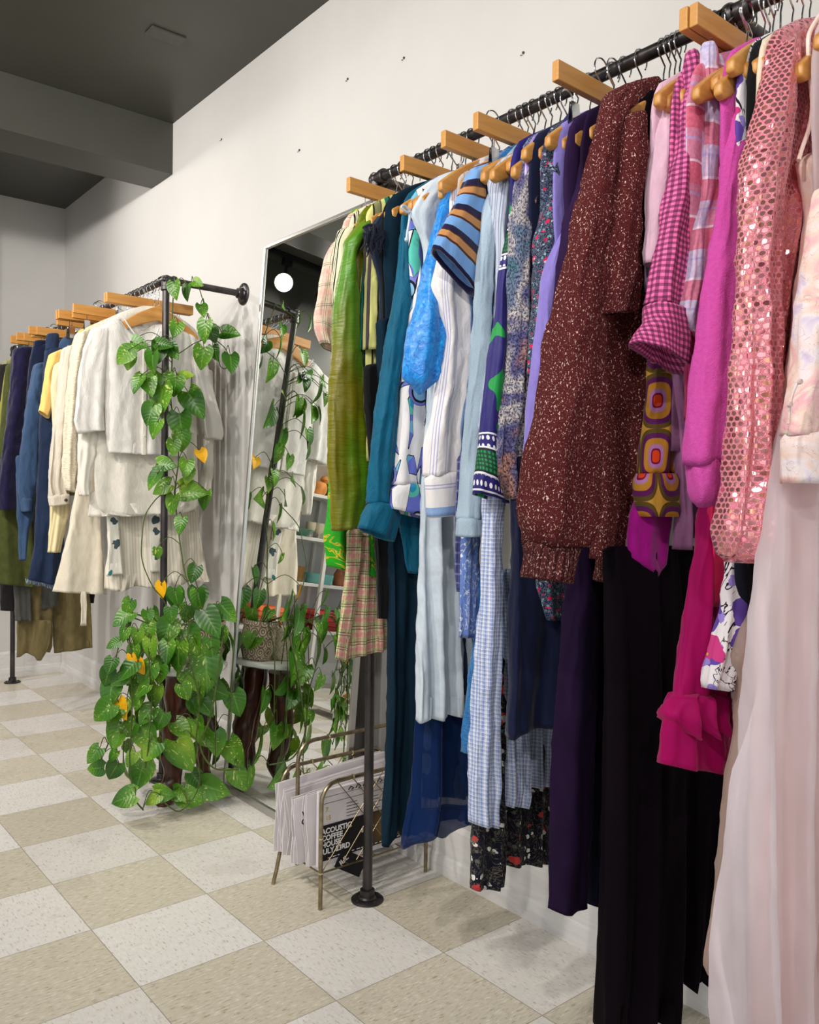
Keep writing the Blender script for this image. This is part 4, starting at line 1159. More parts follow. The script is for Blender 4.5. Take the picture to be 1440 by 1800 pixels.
CRM = fabric('butter_cream', (226, 214, 190), .8, .2, .06)
Y = .64
t = gm('gown', 'pale champagne gown whose edge shows left of the pink tulle', 'dress', Y)
torso(t, Y, CRM, 1.2, w=.16)
cl(t, 'skirt_panel', Y, [(1070, 1316, 1360), (1130, 1296, 1360), (1163, 1292, 1360), (1200, 1300, 1356), (1290, 1294, 1352), (1389, 1275, 1350), (1550, 1258, 1340), (1701, 1240, 1330), (1262, 1738, 1330, 1750)], sheer('champagne', (214, 188, 176), .8), b=.016, fold=(.006, .06), seg=72)
hg(Y, 'inside the pale champagne gown')
# 30 sequins ----------------------------------------------------------
M = Mat('sequin_pink', .6, 0, .2, .4)
# hexagonal packing of discs
S = .0088
u, v, _ = M.xyz(M.uv())
row = M.ma('FLOOR', M.ma('DIVIDE', v, S*.88)); off = M.ma('MULTIPLY', M.ma('MODULO', M.ma('ADD', row, 1000), 2), .5)
cu_ = M.ma('ADD', M.ma('DIVIDE', u, S), off); colm = M.ma('FLOOR', cu_)
px_ = M.ma('SUBTRACT', M.ma('FRACT', cu_), .5); py_ = M.ma('MULTIPLY', M.ma('SUBTRACT', M.ma('FRACT', M.ma('DIVIDE', v, S*.88)), .5), .88)
dd = M.ma('SQRT', M.ma('ADD', M.ma('MULTIPLY', px_, px_), M.ma('MULTIPLY', py_, py_)))
disc = M.ma('LESS_THAN', dd, .37)
wn = M.N('ShaderNodeTexWhiteNoise'); M.L(M.vec(colm, row, 0.0), wn.inputs[0])
rnd_ = wn.outputs[1]
glit = M.noise(M.uv(), 900, 2, .8)
M.col(M.mix(disc, M.mix(M.step(glit, .58), rgb(214, 110, 130), rgb(255, 226, 226)), M.ramp(wn.outputs[0], [(0, rgb(236, 150, 160)), (.6, rgb(250, 176, 176)), (.8, rgb(240, 168, 140)), (1, rgb(220, 120, 140))])))
M.L(M.ma('MULTIPLY', disc, .85), M.b.inputs['Metallic']); M.L(M.ma('SUBTRACT', .62, M.ma('MULTIPLY', disc, .46)), M.b.inputs['Roughness'])
geo = M.N('ShaderNodeNewGeometry')
jit_ = M.N('ShaderNodeVectorMath'); jit_.operation = 'SUBTRACT'; M.L(rnd_, jit_.inputs[0]); jit_.inputs[1].default_value = (.5, .5, .5)
sc1 = M.N('ShaderNodeVectorMath'); sc1.operation = 'SCALE'; M.L(jit_.outputs[0], sc1.inputs[0]); M.L(M.ma('MULTIPLY', disc, .38), sc1.inputs['Scale'])
ad = M.N('ShaderNodeVectorMath'); M.L(geo.outputs['Normal'], ad.inputs[0]); M.L(sc1.outputs[0], ad.inputs[1])
nm = M.N('ShaderNodeVectorMath'); nm.operation = 'NORMALIZE'; M.L(ad.outputs[0], nm.inputs[0])
M.nrm(M.bump(M.ma('MULTIPLY', glit, M.ma('SUBTRACT', 1.0, disc)), .5, .002, nm.outputs[0])); SEQ = M.m
Y = .622
t = gm('sequin_jacket', 'pink jacket covered in round mirror sequins, gathered at the cuff', 'jacket', Y)
torso(t, Y, SEQ, 1.1, b=.016)
cl(t, 'body_front', Y+.004, [(1400, 60, 1420, 62), (1390, 110, 1428, 120), (1376, 180, 1432, 180), (1360, 300, 1424, 300), (1350, 400, 1416, 400), (1345, 560, 1390, 560), (1350, 700, 1376, 700)], SEQ, b=.02, fold=(.006, .06), seg=64)
cl(t, 'sleeve', Y-.018, [(1370, 72, 1404, 66), (1352, 110, 1400, 110), (1336, 156, 1394, 160), (1316, 243, 1386, 243), (1303, 295, 1378, 300), (1299, 388, 1366, 390), (1296, 471, 1362, 471), (1293, 554, 1362, 554), (1288, 660, 1364, 660), (1283, 760, 1362, 760), (1280, 832, 1358, 832), (1268, 885, 1352, 885), (1262, 939, 1346, 939), (1268, 972, 1342, 972), (1284, 990, 1336, 986)], SEQ, b=.032, fold=(.007, .04), wr=.004, seg=80)
hg(Y, 'inside the pink sequin jacket')
# 31 peach tank and gown ----------------------------------------------
PC = satin('peach', (254, 234, 224), (250, 216, 200), 0, .4)
Y = .585
t = gm('satin_dress', 'peach satin dress with a thin curved strap at the frame edge', 'dress', Y)
g = G(); g.tube(spline([at(x, y, 1, Y-.006) for x, y in ((1446, 20), (1428, 48), (1421, 72), (1423, 120), (1428, 180), (1424, 220), (1410, 262), (1404, 282))], 8), .0032, 8); g.make('strap', PC, t)
cl(t, 'bodice', Y, [(1408, 282, 1452, 255), (1407, 292, 1470, 280), (1414, 340, 1480, 340), (1419, 382, 1480, 380), (1410, 440, 1480, 440), (1401, 499, 1480, 499), (1382, 610, 1480, 610), (1374, 693, 1480, 693), (1368, 749, 1480, 749), (1357, 846, 1470, 846), (1340, 950, 1460, 950), (1335, 1100, 1460, 1100), (1330, 1400, 1460, 1400), (1325, 1700, 1470, 1700), (1322, 1860, 1475, 1860)], PC, b=.016, fold=(.010, .09), seg=80)
hg(Y, 'under the peach satin strap', dz=-.03)
# 33 tulle gown -------------------------------------------------------
TU = sheer('blush_tulle', (255, 246, 252), .68, .8, .5)
Y = .558
t = gm('tulle_gown', 'sheer blush pink tulle gown flowing to the floor at the right edge', 'dress', Y)
torso(t, Y, TU, 1.3, w=.15)
cl(t, 'tulle_layer', Y-.004, [(700, 1380, 1470), (856, 1355, 1474), (939, 1344, 1478), (1078, 1327, 1484), (1203, 1313, 1490), (1297, 1302, 1495), (1389, 1288, 1500), (1597, 1270, 1510), (1799, 1252, 1520), (1900, 1244, 1526)], TU, b=.026, fold=(.014, .09), seg=120, step=.02)
cl(t, 'under_layer', Y+.002, [(800, 1396, 1474), (1000, 1390, 1480), (1200, 1376, 1486), (1500, 1350, 1494), (1800, 1320, 1500), (1880, 1316, 1504)], sheer('blush_slip', (252, 214, 204), .55, .7, .4), b=.010, fold=(.012, .07), seg=96, step=.02)
hg(Y, 'inside the blush tulle gown')
# 32 pastel floral denim jacket ---------------------------------------
M = Mat('print_faded_roses', .8, 0, .1, .2)
n = M.noise(M.scale(M.uv(), 1, 1), 11, 3, .5, 1.6)
c = M.ramp(n, [(.28, rgb(196, 176, 220)), (.4, rgb(238, 226, 230)), (.5, rgb(240, 210, 196)), (.58, rgb(236, 180, 190)), (.66, rgb(240, 232, 210)), (.78, rgb(214, 190, 140))])
ln = M.noise(M.scale(M.uv(), 1, 1), 24, 2, .5, 3)
c = M.mix(M.ma('MULTIPLY', M.step(ln, .49, .51), .4), c, rgb(190, 140, 130))
M.col(c); ROSE = weave(M, .3, 5200, wr=.35).m
Y = .53
t = gm('denim_jacket', 'pastel rose printed denim jacket cut off by the right frame edge', 'jacket', Y)
torso(t, Y, ROSE, 1.15)
cl(t, 'sleeve', Y-.004, [(1432, 330, 1474, 330), (1429, 360, 1476, 360), (1422, 402, 1480, 402), (1409, 499, 1484, 499), (1398, 568, 1482, 568), (1393, 652, 1476, 652), (1383, 707, 1470, 707), (1374, 765, 1466, 765)], ROSE, b=.024, fold=(.004, .05), wr=.003)
cl(t, 'cuff', Y-.008, [(1373, 762, 1470, 755), (1373, 800, 1470, 800), (1374, 848, 1470, 856)], ROSE, b=.03, fold=(.0, .05), uvoff=(.1, .1))
g = G()
for k in (0, 1):
    p = at(1405+k*-18, 671+k*40, 1, Y-.034); g.lathe([(0, .004), (.003, .0035), (.0036, .0015), (.0036, 0)], p, 12, (-.3, -1, 0))
p0 = [at(x, y, 1, Y-.031) for x, y in ((1404, 668), (1394, 690), (1388, 716), (1386, 745))]
g.tube(spline(p0, 5), .0022, 6); g.make('sleeve_placket', ROSE, t)
hg(Y, 'inside the rose printed denim jacket')
# ---------------------------------------------------------------- clip hangers whose bars stick out
for y, dx, rz, what in ((1.505, .046, -.02, 'its bar sticking out left of the pale ice blue gown'),
                    (1.353, .030, .02, 'its bar sticking out behind the blue and tan knit'), (1.243, .022, 0, 'its bar sticking out right of the blue and tan knit'), (1.008, -.012, .02, 'its bar sticking out left of the brown sweater'),
                    (.767, .016, 0, 'its bar the rear one of the touching pair at top right'), (.7485, .018, -.01, 'its bar the nearer one of the touching pair at top right')):
    hg(y, what, 'bar', dx=dx, rz=rz)
# ================================================================ clothes on the far rack (near end first)
HG2 = 'wooden hangers on the far rack'
def hl(Y, what, kind='suit', dx=0.0, dz=0.0):
    return hanger(kind, LX+dx, Y, LZ-.005+dz, 'wooden hanger %s, far rack' % what, HG2)
def gl(name, label, cat, Y): return thing(name, label, cat, (LX, Y, 1.0))
def tl(t, Y, mat, hem, w=.19, **k): return torso(t, Y, mat, hem, w, rack_x=LX, ztop=LZ-.086, **k)
def linen(name, c, k=1.0): return fabric(name, c, .8, .25, .04, .3, .45*k)
WH = linen('white_linen', (226, 222, 216)); WH2 = linen('ivory_cotton', (224, 218, 206)); CRE = linen('cream_canvas', (222, 212, 192), .5)
SEAM = linen('cream_seam', (206, 196, 176), .4)
# white linen tunic with open band collar, facing the camera
Y = 3.05
t = gl('tunic', 'white linen tunic with wide sleeves on the front hanger of the far rack', 'blouse', Y)
x0 = LX
tb = cl(t, 'body', Y, [(219, 553, 286, 566), (196, 564, 312, 579), (176, 576, 340, 592), (180, 620, 338, 630), (183, 690, 334, 690), (186, 760, 330, 760), (190, 796, 326, 803)], WH, b=.022, fold=(.008, .13), wr=.005, seg=96, step=.01)
cN = at(250, 575, 1, Y); oY = root_loc(t)
for v_ in tb.data.vertices:                     # the neckline dips in front of the hanger
    w_ = v_.co + oY; q_ = abs(w_.x-cN.x)/.085
    if q_ < 1 and w_.z > cN.z-.10:
        dep = (.085 if w_.y < Y else .022)*(1-q_**2)**.8
        v_.co.z -= dep*max(0, min(1, (w_.z-(cN.z-.10))/.10))
cl(t, 'sleeve', Y+.004, [(160, 578, 196, 572), (148, 610, 190, 620), (140, 645, 184, 660), (134, 700, 183, 706), (130, 742, 184, 750), (136, 763, 184, 757)], WH, b=.022, fold=(.006, .08), wr=.004, seg=64)
cl(t, 'sleeve', Y+.004, [(326, 585, 352, 602), (332, 620, 366, 650), (340, 680, 380, 710), (352, 730, 391, 760), (362, 770, 391, 774)], WH, b=.022, fold=(.006, .08), wr=.004, seg=64)
# collar band, neck opening, placket and buttons
g = G()
zc = at(250, 575, 1, Y-.026)
L = [at(x, y, 1, Y-.024) for x, y in ((217, 557), (226, 572), (238, 588), (250, 598), (262, 600), (273, 592), (279, 577))]
g.tube(spline(L, 6), .003, 8); g.make('collar_band', WH, t)
g = G(); p0 = at(252, 600, 1, Y-.03); p1 = at(259, 800, 1, Y-.026)
g.box((p0.x-.001, Y-.034, p1.z), (p0.x+.012, Y-.0245, p0.z)); g.make('placket', WH2, t, False, .0015)
for zz in (.0, .11, .22, .33):
    g = G(); g.lathe([(0, .0028), (.0042, .0026), (.0055, .001), (.0055, 0)], (p0.x+.006, Y-.034, p0.z-.015-zz), 14, (0, -1, 0)); g.make('button', linen('shell', (236, 234, 228)), t)
hl(Y-.002, 'showing in the open neck of the white linen tunic')
# longer ivory blouse
Y = 3.085
t = gl('blouse', 'long ivory blouse with rounded shirt tails just behind the white tunic', 'blouse', Y)
tl(t, Y, WH2, 1.3)
cl(t, 'body', Y, [(170, 700, 342, 700), (167, 760, 344, 760), (166, 830, 346, 830), (168, 870, 346, 870), (174, 894, 345, 890), (190, 905, 330, 900), (215, 908, 310, 905)], WH2, b=.016, fold=(.008, .14), wr=.004, seg=96)
cl(t, 'under_hem', Y+.014, [(860, 160, 340), (156, 903, 345, 893), (156, 909, 345, 899)], WH2, b=.008, fold=(.006, .12), seg=72)
cl(t, 'sleeve', Y+.01, [(146, 640, 160, 660), (140, 720, 172, 720), (138, 790, 168, 800), (137, 850, 158, 850), (140, 872, 156, 872)], WH2, b=.02, fold=(.004, .04), wr=.005)
cl(t, 'sleeve', Y+.01, [(352, 650, 372, 650), (356, 740, 376, 740), (354, 840, 372, 850), (350, 880, 366, 884)], WH2, b=.02, fold=(.004, .04), wr=.005)
hl(Y, 'inside the long ivory blouse')
# floral panel, corded skirts
Y = 3.12
RO = ditsy('cream_posies', (226, 222, 210), [(16, .26, (70, 84, 90)), (20, .16, (196, 140, 116)), (13, .12, (60, 130, 130))], 10)
t = gl('skirt', 'white skirt with dark posies, a narrow strip under the ivory blouse', 'skirt', Y)
cl(t, 'skirt_panel', Y, [(860, 184, 206), (910, 187, 207), (960, 190, 212), (187, 1013, 216, 1010)], RO, b=.008, fold=(.003, .06))
cl(t, 'back_panel', Y+.004, [(880, 262, 282), (960, 263, 281), (1006, 264, 280)], RO, b=.006)
hl(Y, 'holding the white skirt with posies', 'bar', dx=.0)
Y = 3.15
COR = stripes('ivory_cord', 0, .012, [(0, (224, 216, 200)), (.6, (206, 198, 182))], wr=.2)
t = gl('dress', 'ivory corded dress with a wide hem behind the rack post', 'dress', Y)
tl(t, Y, COR, 1.2)
cl(t, 'skirt_panel', Y, [(800, 200, 330), (900, 195, 346), (1000, 188, 360), (186, 1038, 366, 1019)], COR, b=.014, fold=(.012, .12), seg=96, hemwave=.006)
hl(Y, 'inside the ivory corded dress')
Y = 3.19
t = gl('dress', 'cream A-line canvas dress flaring lowest on the far rack', 'dress', Y)
tl(t, Y, CRE, 1.3, w=.17)
cl(t, 'skirt_panel', Y, [(820, 140, 190), (866, 132, 180), (930, 120, 176), (990, 106, 182), (95, 1040, 188, 1045)], CRE, b=.022, fold=(.008, .11), seg=72)
cl(t, 'belt_tie', Y-.02, [(1040, 143, 152), (1070, 143, 152), (1094, 142, 151), (1100, 141, 152)], CRE, b=.005)
hl(Y, 'inside the cream A-line dress')
# more cream tops
KN1 = Mat('knit_cream_waffle', .95, 0, .3, .1); nk = KN1.noise(KN1.scale(KN1.uv(), 60, 260), 1, 3, .6)
KN1.col(KN1.ramp(nk, [(.3, rgb(204, 190, 160)), (.6, rgb(232, 224, 204))])); KN1.nrm(KN1.bump(nk, .8, .004)); KN1 = KN1.m
Y = 3.235
t = gl('cardigan', 'cream waffle knit cardigan with a bumpy long sleeve left of the white tunic', 'cardigan', Y)
tl(t, Y, KN1, 1.2)
cl(t, 'sleeve', Y, [(134, 586, 158, 578), (126, 620, 152, 620), (118, 680, 142, 680), (112, 760, 138, 760), (110, 830, 136, 830), (116, 862, 132, 866)], KN1, b=.024, fold=(.003, .04), wr=.005)
hl(Y, 'inside the cream waffle cardigan')
Y = 3.27
STR = linen('stone_stripe', (210, 200, 184), .8)
t = gl('shirt', 'stone coloured shirt with a buttoned cuff', 'shirt', Y)
tl(t, Y, STR, 1.2)
cl(t, 'sleeve', Y, [(110, 612, 132, 604), (104, 650, 126, 650), (100, 700, 122, 700), (95, 740, 120, 740), (88, 800, 118, 800), (84, 850, 114, 855), (85, 876, 122, 870)], STR, b=.024, fold=(.006, .025), wr=.004)
cl(t, 'cuff', Y-.004, [(85, 870, 123, 866), (87, 890, 122, 886)], STR, b=.027)
g = G(); p = at(116, 879, 1, Y-.033); g.lathe([(0, .003), (.004, .0028), (.006, .001), (.006, 0)], p, 14, (-.2, -1, 0)); g.make('button', simple('dark_button', (60, 46, 40), .3), t)
hl(Y, 'inside the stone coloured shirt')
Y = 3.31
PLE = stripes('butter_pleats', 0, .014, [(0, (228, 214, 170)), (.5, (206, 190, 144))])
t = gl('top', 'butter knit top with smocked lower sleeve under the stone cuff', 'top', Y)
tl(t, Y, PLE, 1.2)
cl(t, 'sleeve', Y, [(780, 90, 116), (890, 88, 122), (920, 88, 116), (971, 84, 106)], PLE, b=.02, fold=(.003, .03))
hl(Y, 'inside the butter knit top')
Y = 3.36
t = gl('blouse', 'oat blouse with tiny dark buttons between cream and yellow', 'blouse', Y)
OAT = linen('oat', (222, 208, 170))
tl(t, Y, OAT, 1.2)
cl(t, 'sleeve', Y, [(96, 640, 118, 630), (90, 680, 112, 690), (92, 720, 110, 740), (94, 756, 106, 770)], OAT, b=.02)
hl(Y, 'inside the oat blouse')
Y = 3.44
YEL = linen('apricot_yellow', (236, 196, 116), .6)
t = gl('shirt', 'apricot yellow short-sleeved shirt', 'shirt', Y)
tl(t, Y, YEL, 1.25)
cl(t, 'sleeve', Y, [(88, 622, 112, 612), (82, 640, 108, 650), (77, 670, 100, 680), (71, 710, 92, 715), (68, 722, 86, 736)], YEL, b=.024, wr=.004)
hl(Y, 'inside the apricot yellow shirt')
# denim block
D1 = denim('deep', (34, 50, 80), (16, 26, 48)); D2 = denim('mid', (62, 86, 118), (38, 58, 88))
Y = 3.50
t = gl('jeans', 'dark blue jeans with a frayed hem', 'jeans', Y)
cl(t, 'waistband', Y, [(586, 82, 104), (616, 80, 102)], D1, b=.02)
cl(t, 'leg', Y, [(612, 80, 110), (720, 72, 104), (850, 66, 100), (960, 60, 100), (48, 1018, 100, 1030)], D1, b=.026, fold=(.006, .08), seg=64)
cl(t, 'leg', Y+.03, [(700, 96, 112), (880, 96, 112), (975, 86, 112), (1016, 84, 106)], D2, b=.012)
g = G(); rr = random.Random(5)
for i in range(70):
    f = i/69; p = at(48+52*f, 1018+12*f, 1, Y-.02)+V((0, rr.uniform(0, .03), 0)); g.tube([p, p+V((rr.uniform(-.006, .006), 0, -rr.uniform(.008, .02)))], [.0012, .0006], 4)
g.make('frayed_hem', linen('denim_fray', (140, 160, 190)), t)
hl(Y, 'with clips holding the dark blue jeans', 'bar')
Y = 3.62
t = gl('denim_jacket', 'mid blue denim jacket with a double stitched cuff', 'jacket', Y)
tl(t, Y, D2, 1.2)
cl(t, 'sleeve', Y, [(60, 640, 82, 636), (48, 700, 76, 700), (38, 780, 70, 780), (32, 860, 62, 870), (36, 882, 56, 884)], D2, b=.028, wr=.005)
cl(t, 'cuff', Y-.005, [(36, 874, 56, 876), (36, 884, 56, 884), (37, 900, 54, 898)], D2, b=.03)
cl(t, 'side_panel', Y+.02, [(800, 28, 60), (900, 30, 60), (934, 33, 50), (985, 34, 44)], D2, b=.016, fold=(.004, .05))
hl(Y, 'inside the mid blue denim jacket')
Y = 3.70
NS = fabric('navy_suede', (18, 28, 54), .9, .3, .1)
t = gl('skirt', 'navy blue straight skirt clipped by its waistband', 'skirt', Y)
cl(t, 'waistband', Y, [(598, 60, 86), (610, 59, 84)], NS, b=.02)
cl(t, 'skirt_panel', Y, [(606, 58, 90), (650, 50, 84), (700, 46, 78), (750, 43, 74), (43, 780, 68, 786)], NS, b=.024, fold=(.004, .1))
hl(Y, 'with clips holding the navy blue straight skirt', 'bar')
Y = 3.92
NK = fabric('knit_ink_violet', (28, 24, 58), .95, .3, .2, .8)
t = gl('sweater', 'dark ink violet fuzzy sweater, widest dark shape on the far rack', 'sweater', Y)
tl(t, Y, NK, 1.1)
cl(t, 'sleeve', Y, [(24, 612, 56, 608), (20, 650, 52, 650), (14, 720, 46, 720), (4, 790, 36, 790), (-4, 850, 30, 850), (-4, 896, 28, 896)], NK, b=.04, fold=(.004, .08), wr=.006, seg=56)
hl(Y, 'inside the dark ink violet sweater')
Y = 4.13
GR1 = fabric('olive_yellow', (150, 146, 60), .8, .2, .12); GR2 = fabric('moss', (70, 76, 34), .85, .2, .12); GR3 = fabric('sage', (150, 150, 112), .85)
t = gl('blouse', 'olive yellow blouse beside the dark violet sweater', 'blouse', Y)
tl(t, Y, GR1, 1.1)
cl(t, 'sleeve', Y, [(10, 650, 28, 640), (2, 700, 22, 700), (-6, 790, 16, 790), (-8, 900, 12, 900)], GR1, b=.024, fold=(.004, .04))
hl(Y, 'inside the olive yellow blouse')
Y = 4.27
t = gl('shirt', 'sage green shirt at the left frame edge', 'shirt', Y)
tl(t, Y, GR3, 1.1)
cl(t, 'sleeve', Y, [(4, 636, 22, 626), (-2, 680, 16, 690), (-8, 780, 10, 780), (-10, 880, 6, 880)], GR3, b=.024, fold=(.004, .04))
hl(Y, 'inside the sage green shirt')
# bottoms row
Y = 3.99
t = gl('skirt', 'moss green skirt under the violet sweater', 'skirt', Y)
cl(t, 'skirt_panel', Y, [(640, 10, 50), (840, -6, 50), (900, -6, 52), (960, -6, 56), (-6, 1026, 62, 1032)], GR2, b=.02, fold=(.008, .1), seg=64)
hl(Y, 'with clips holding the moss green skirt', 'bar')
KH = fabric('khaki_twill', (112, 100, 66), .85, .15, .1, wr=.5); GY = fabric('slate_twill', (74, 74, 70), .85, .15, .1); BKB = fabric('charcoal', (32, 28, 30), .85)
Y = 4.025
t = gl('trousers', 'slate grey trousers hanging between the moss skirt and khaki trousers', 'trousers', Y)
cl(t, 'leg', Y, [(640, 30, 60), (850, 26, 60), (980, 24, 60), (1030, 24, 52), (1091, 27, 55, {'b': .02})], GY, b=.02, fold=(.004, .05))
cl(t, 'leg', Y+.03, [(980, 40, 104), (1030, 52, 104), (52, 1077, 102, 1064)], GY, b=.014, fold=(.006, .07))
hl(Y, 'with clips holding the slate grey trousers', 'bar')
Y = 4.065
t = gl('trousers', 'khaki twill trousers with a turned hem, lowest clothes on the far rack', 'trousers', Y)
cl(t, 'leg', Y, [(630, 36, 80), (850, 34, 90), (1000, 32, 94), (1080, 29, 92), (1130, 29, 92), (29, 1152, 88, 1148)], KH, b=.022, fold=(.010, .09), seg=72, hemwave=.01)
cl(t, 'leg', Y+.035, [(1000, 88, 152), (1060, 90, 158), (1120, 93, 161), (95, 1148, 161, 1138)], KH, b=.016, fold=(.008, .1), seg=72)
cl(t, 'pocket_bag', Y-.03, [(1090, 58, 90), (1130, 56, 88), (1152, 60, 78), (1161, 65, 72)], KH, b=.008)
hl(Y, 'with clips holding the khaki twill trousers', 'bar')
Y = 4.19
t = gl('trousers', 'charcoal trousers at the left frame edge', 'trousers', Y)
cl(t, 'leg', Y, [(640, 0, 36), (980, -4, 40), (1030, 0, 34), (1, 1073, 30, 1074)], BKB, b=.02)
cl(t, 'leg', Y+.03, [(960, 100, 166), (1030, 104, 166), (1060, 110, 164)], BKB, b=.016, fold=(.006, .07))
hl(Y, 'with clips holding the charcoal trousers', 'bar')
for k, (yy, c_, hem) in enumerate(((4.36, '5a5a3c', 1.1), (4.5, '8a7a4a', 1.05), (4.63, '6a4a3a', 1.1), (4.75, '7a5a30', 1.0), (4.88, '4a3a2c', 1.1))):
    t = gl('shirt', ['dark olive', 'mustard', 'rust', 'ochre', 'coffee'][k]+' shirt near the back corner of the far rack', 'shirt', yy)
    tl(t, yy, fabric('corner_%d' % k, c_), hem)
    hl(yy, 'inside the %s shirt near the back corner' % ['dark olive', 'mustard', 'rust', 'ochre', 'coffee'][k])
# bars sticking out of the far rack
for y, dx, what in ((3.12+.02, -.0, 'its long bar crossing behind the rack post'), (3.40, -.03, 'its bar sticking out above the oat blouse'), (3.55, -.04, 'its bar sticking out above the jeans'), (3.58, -.04, 'its bar just behind the one above the jeans'), (4.0, -.03, 'its bar sticking out above the violet sweater'), (4.3, -.03, 'its bar sticking out at the left frame edge'), (4.2, -.03, 'its bar second from the left frame edge')):
    hl(y, what, 'bar', dx=dx)
# ================================================================ leaning mirror
MX0, MX1, MH = -.18, -.03, 1.985          # foot and top distance from the wall, height
MY0, MY1 = 2.015, 2.765
STEEL = simple('brushed_silver_frame', (190, 188, 184), .3, .9)
t = thing('leaning_mirror', 'tall frameless-looking mirror with thin silver edge leaning on the white wall', 'mirror', (MX0, (MY0+MY1)/2, 0))
fx = V((MX1-MX0, 0, MH)).normalized()      # up along the mirror
nx = V((-fx.z, 0, fx.x))                   # facing the room
ML = math.hypot(MX1-MX0, MH)
def slab(g, y0, y1, s0, s1, d0, d1):
    o_ = V((MX0, 0, 0)); vs = []
    for d in (d0, d1):
        for y, s in ((y0, s0), (y1, s0), (y1, s1), (y0, s1)):
            vs.append(o_+fx*s+nx*d+V((0, y, 0)))
    g.add(vs, [(0,1,2,3), (7,6,5,4), (0,4,5,1), (1,5,6,2), (2,6,7,3), (3,7,4,0)])
MG_ = Mat('mirror_silver', .0, 1.0); MG_.col((.86, .89, .87, 1)); MG_.b.inputs['Roughness'].default_value = .004
g = G(); slab(g, MY0+.008, MY1-.008, .018, ML-.008, -.004, .0); g.make('mirror_glass', MG_.m, t, False)
BACKB = simple('mirror_backing', (120, 110, 100), .8)
g = G(); slab(g, MY0+.002, MY1-.002, .004, ML-.002, -.012, -.005); g.make('backing', BACKB, t, False)
for nm, a in (('frame_side', (MY0, MY0+.012, .0, ML)), ('frame_side', (MY1-.012, MY1, .0, ML)), ('frame_top', (MY0+.0125, MY1-.0125, ML-.012, ML)), ('frame_bottom', (MY0+.0125, MY1-.0125, .0, .026))):
    g = G(); slab(g, *a, -.013, .006); g.make(nm, STEEL, t, False, .0015)

# ================================================================ magazine rack
BRASS = Mat('antique_brass', .33, 1.0); nb_ = BRASS.noise(BRASS.obj(), 40, 4)
BRASS.col(BRASS.ramp(nb_, [(.3, rgb(120, 106, 84)), (.7, rgb(170, 156, 128))])); BRASS = BRASS.m
RING = simple('polished_brass_ring', (214, 198, 160), .25, 1.0)
t = thing('magazine_rack', 'antique brass tube magazine rack on the floor beside the rack post', 'magazine rack', (-.21, 1.9, 0))
XL_, XR_ = -.400, -.042
def hoop(y, ztop, foot, tilt, name, zf=0.0):
    """inverted U: two legs in the plane y, splaying outwards at the foot"""
    r = .05
    yt = y+tilt
    def P(x, z): return V((x, y+tilt*min(1, z/.3), z))
    pts = [V((XL_-foot, y-(.016 if foot else 0)*(-1 if y > 1.9 else 1)*0, zf)), V((XL_-foot*.55, y, zf+.035)), P(XL_-foot*.1, zf+.08), P(XL_, .12), P(XL_, ztop-r)]
    pts += [V((XL_+r-r*math.cos(a), yt, ztop-r+r*math.sin(a))) for a in (.3, .6, .9, 1.2, 1.57)]
    q = [V((XL_+XR_-p.x, p.y, p.z)) for p in pts][::-1]
    g = G(); g.tube(pts+q, .0055, 12); h = g.make(name, BRASS, t)
    for x, z in ((XL_, .185), (XL_, .095), (XR_, .185), (XR_, .095)):
        if z < ztop-.06:
            g = G(); g.lathe([(.0056, -.003), (.0072, -.002), (.0072, .002), (.0056, .003)], P(x, z), 14, (0, 0, 1), False); g.make('collar', RING, h)
    for x in (XL_+.10, XL_+.24):
        g = G(); g.lathe([(.0056, -.0025), (.0076, -.0015), (.0076, .0015), (.0056, .0025)], (x, yt, ztop), 14, (1, 0, 0), False); g.make('collar', RING, h)
hoop(1.80, .325, 0.0, 0, 'front_hoop')
hoop(1.915, .405, 0, 0, 'handle_hoop', .078)
hoop(2.0, .315, .022, 0, 'back_hoop')
WIRE = simple('brass_wire', (150, 134, 104), .35, 1.0)
g = G()
for y in (1.80, 2.0):
    g.tube([(XL_, y, .094), (XR_, y, .094)], .0024, 8)
for x in (XL_, XR_): g.tube([(x, 1.80, .094), (x, 2.0, .094)], .0024, 8)
for k in range(1, 4): x = XL_+k*(XR_-XL_)/4; g.tube([(x, 1.80, .094), (x, 2.0, .094)], .0018, 8)
g.make('base_frame', WIRE, t)
for y in (1.803, 1.997):
    g = G()
    for x0, x1 in ((XL_+.05, XL_+.24), (XL_+.10, XL_+.29), (XL_+.15, XR_-.01)):
        g.tube([(x0, y, .322 if y < 1.9 else .312), (x1, y, .096)], .0014, 6)
        g.tube([(XL_+XR_-x0, y+.003, .322 if y < 1.9 else .312), (XL_+XR_-x1, y+.003, .096)], .0014, 6)
    g.make('wire_lattice', WIRE, t)
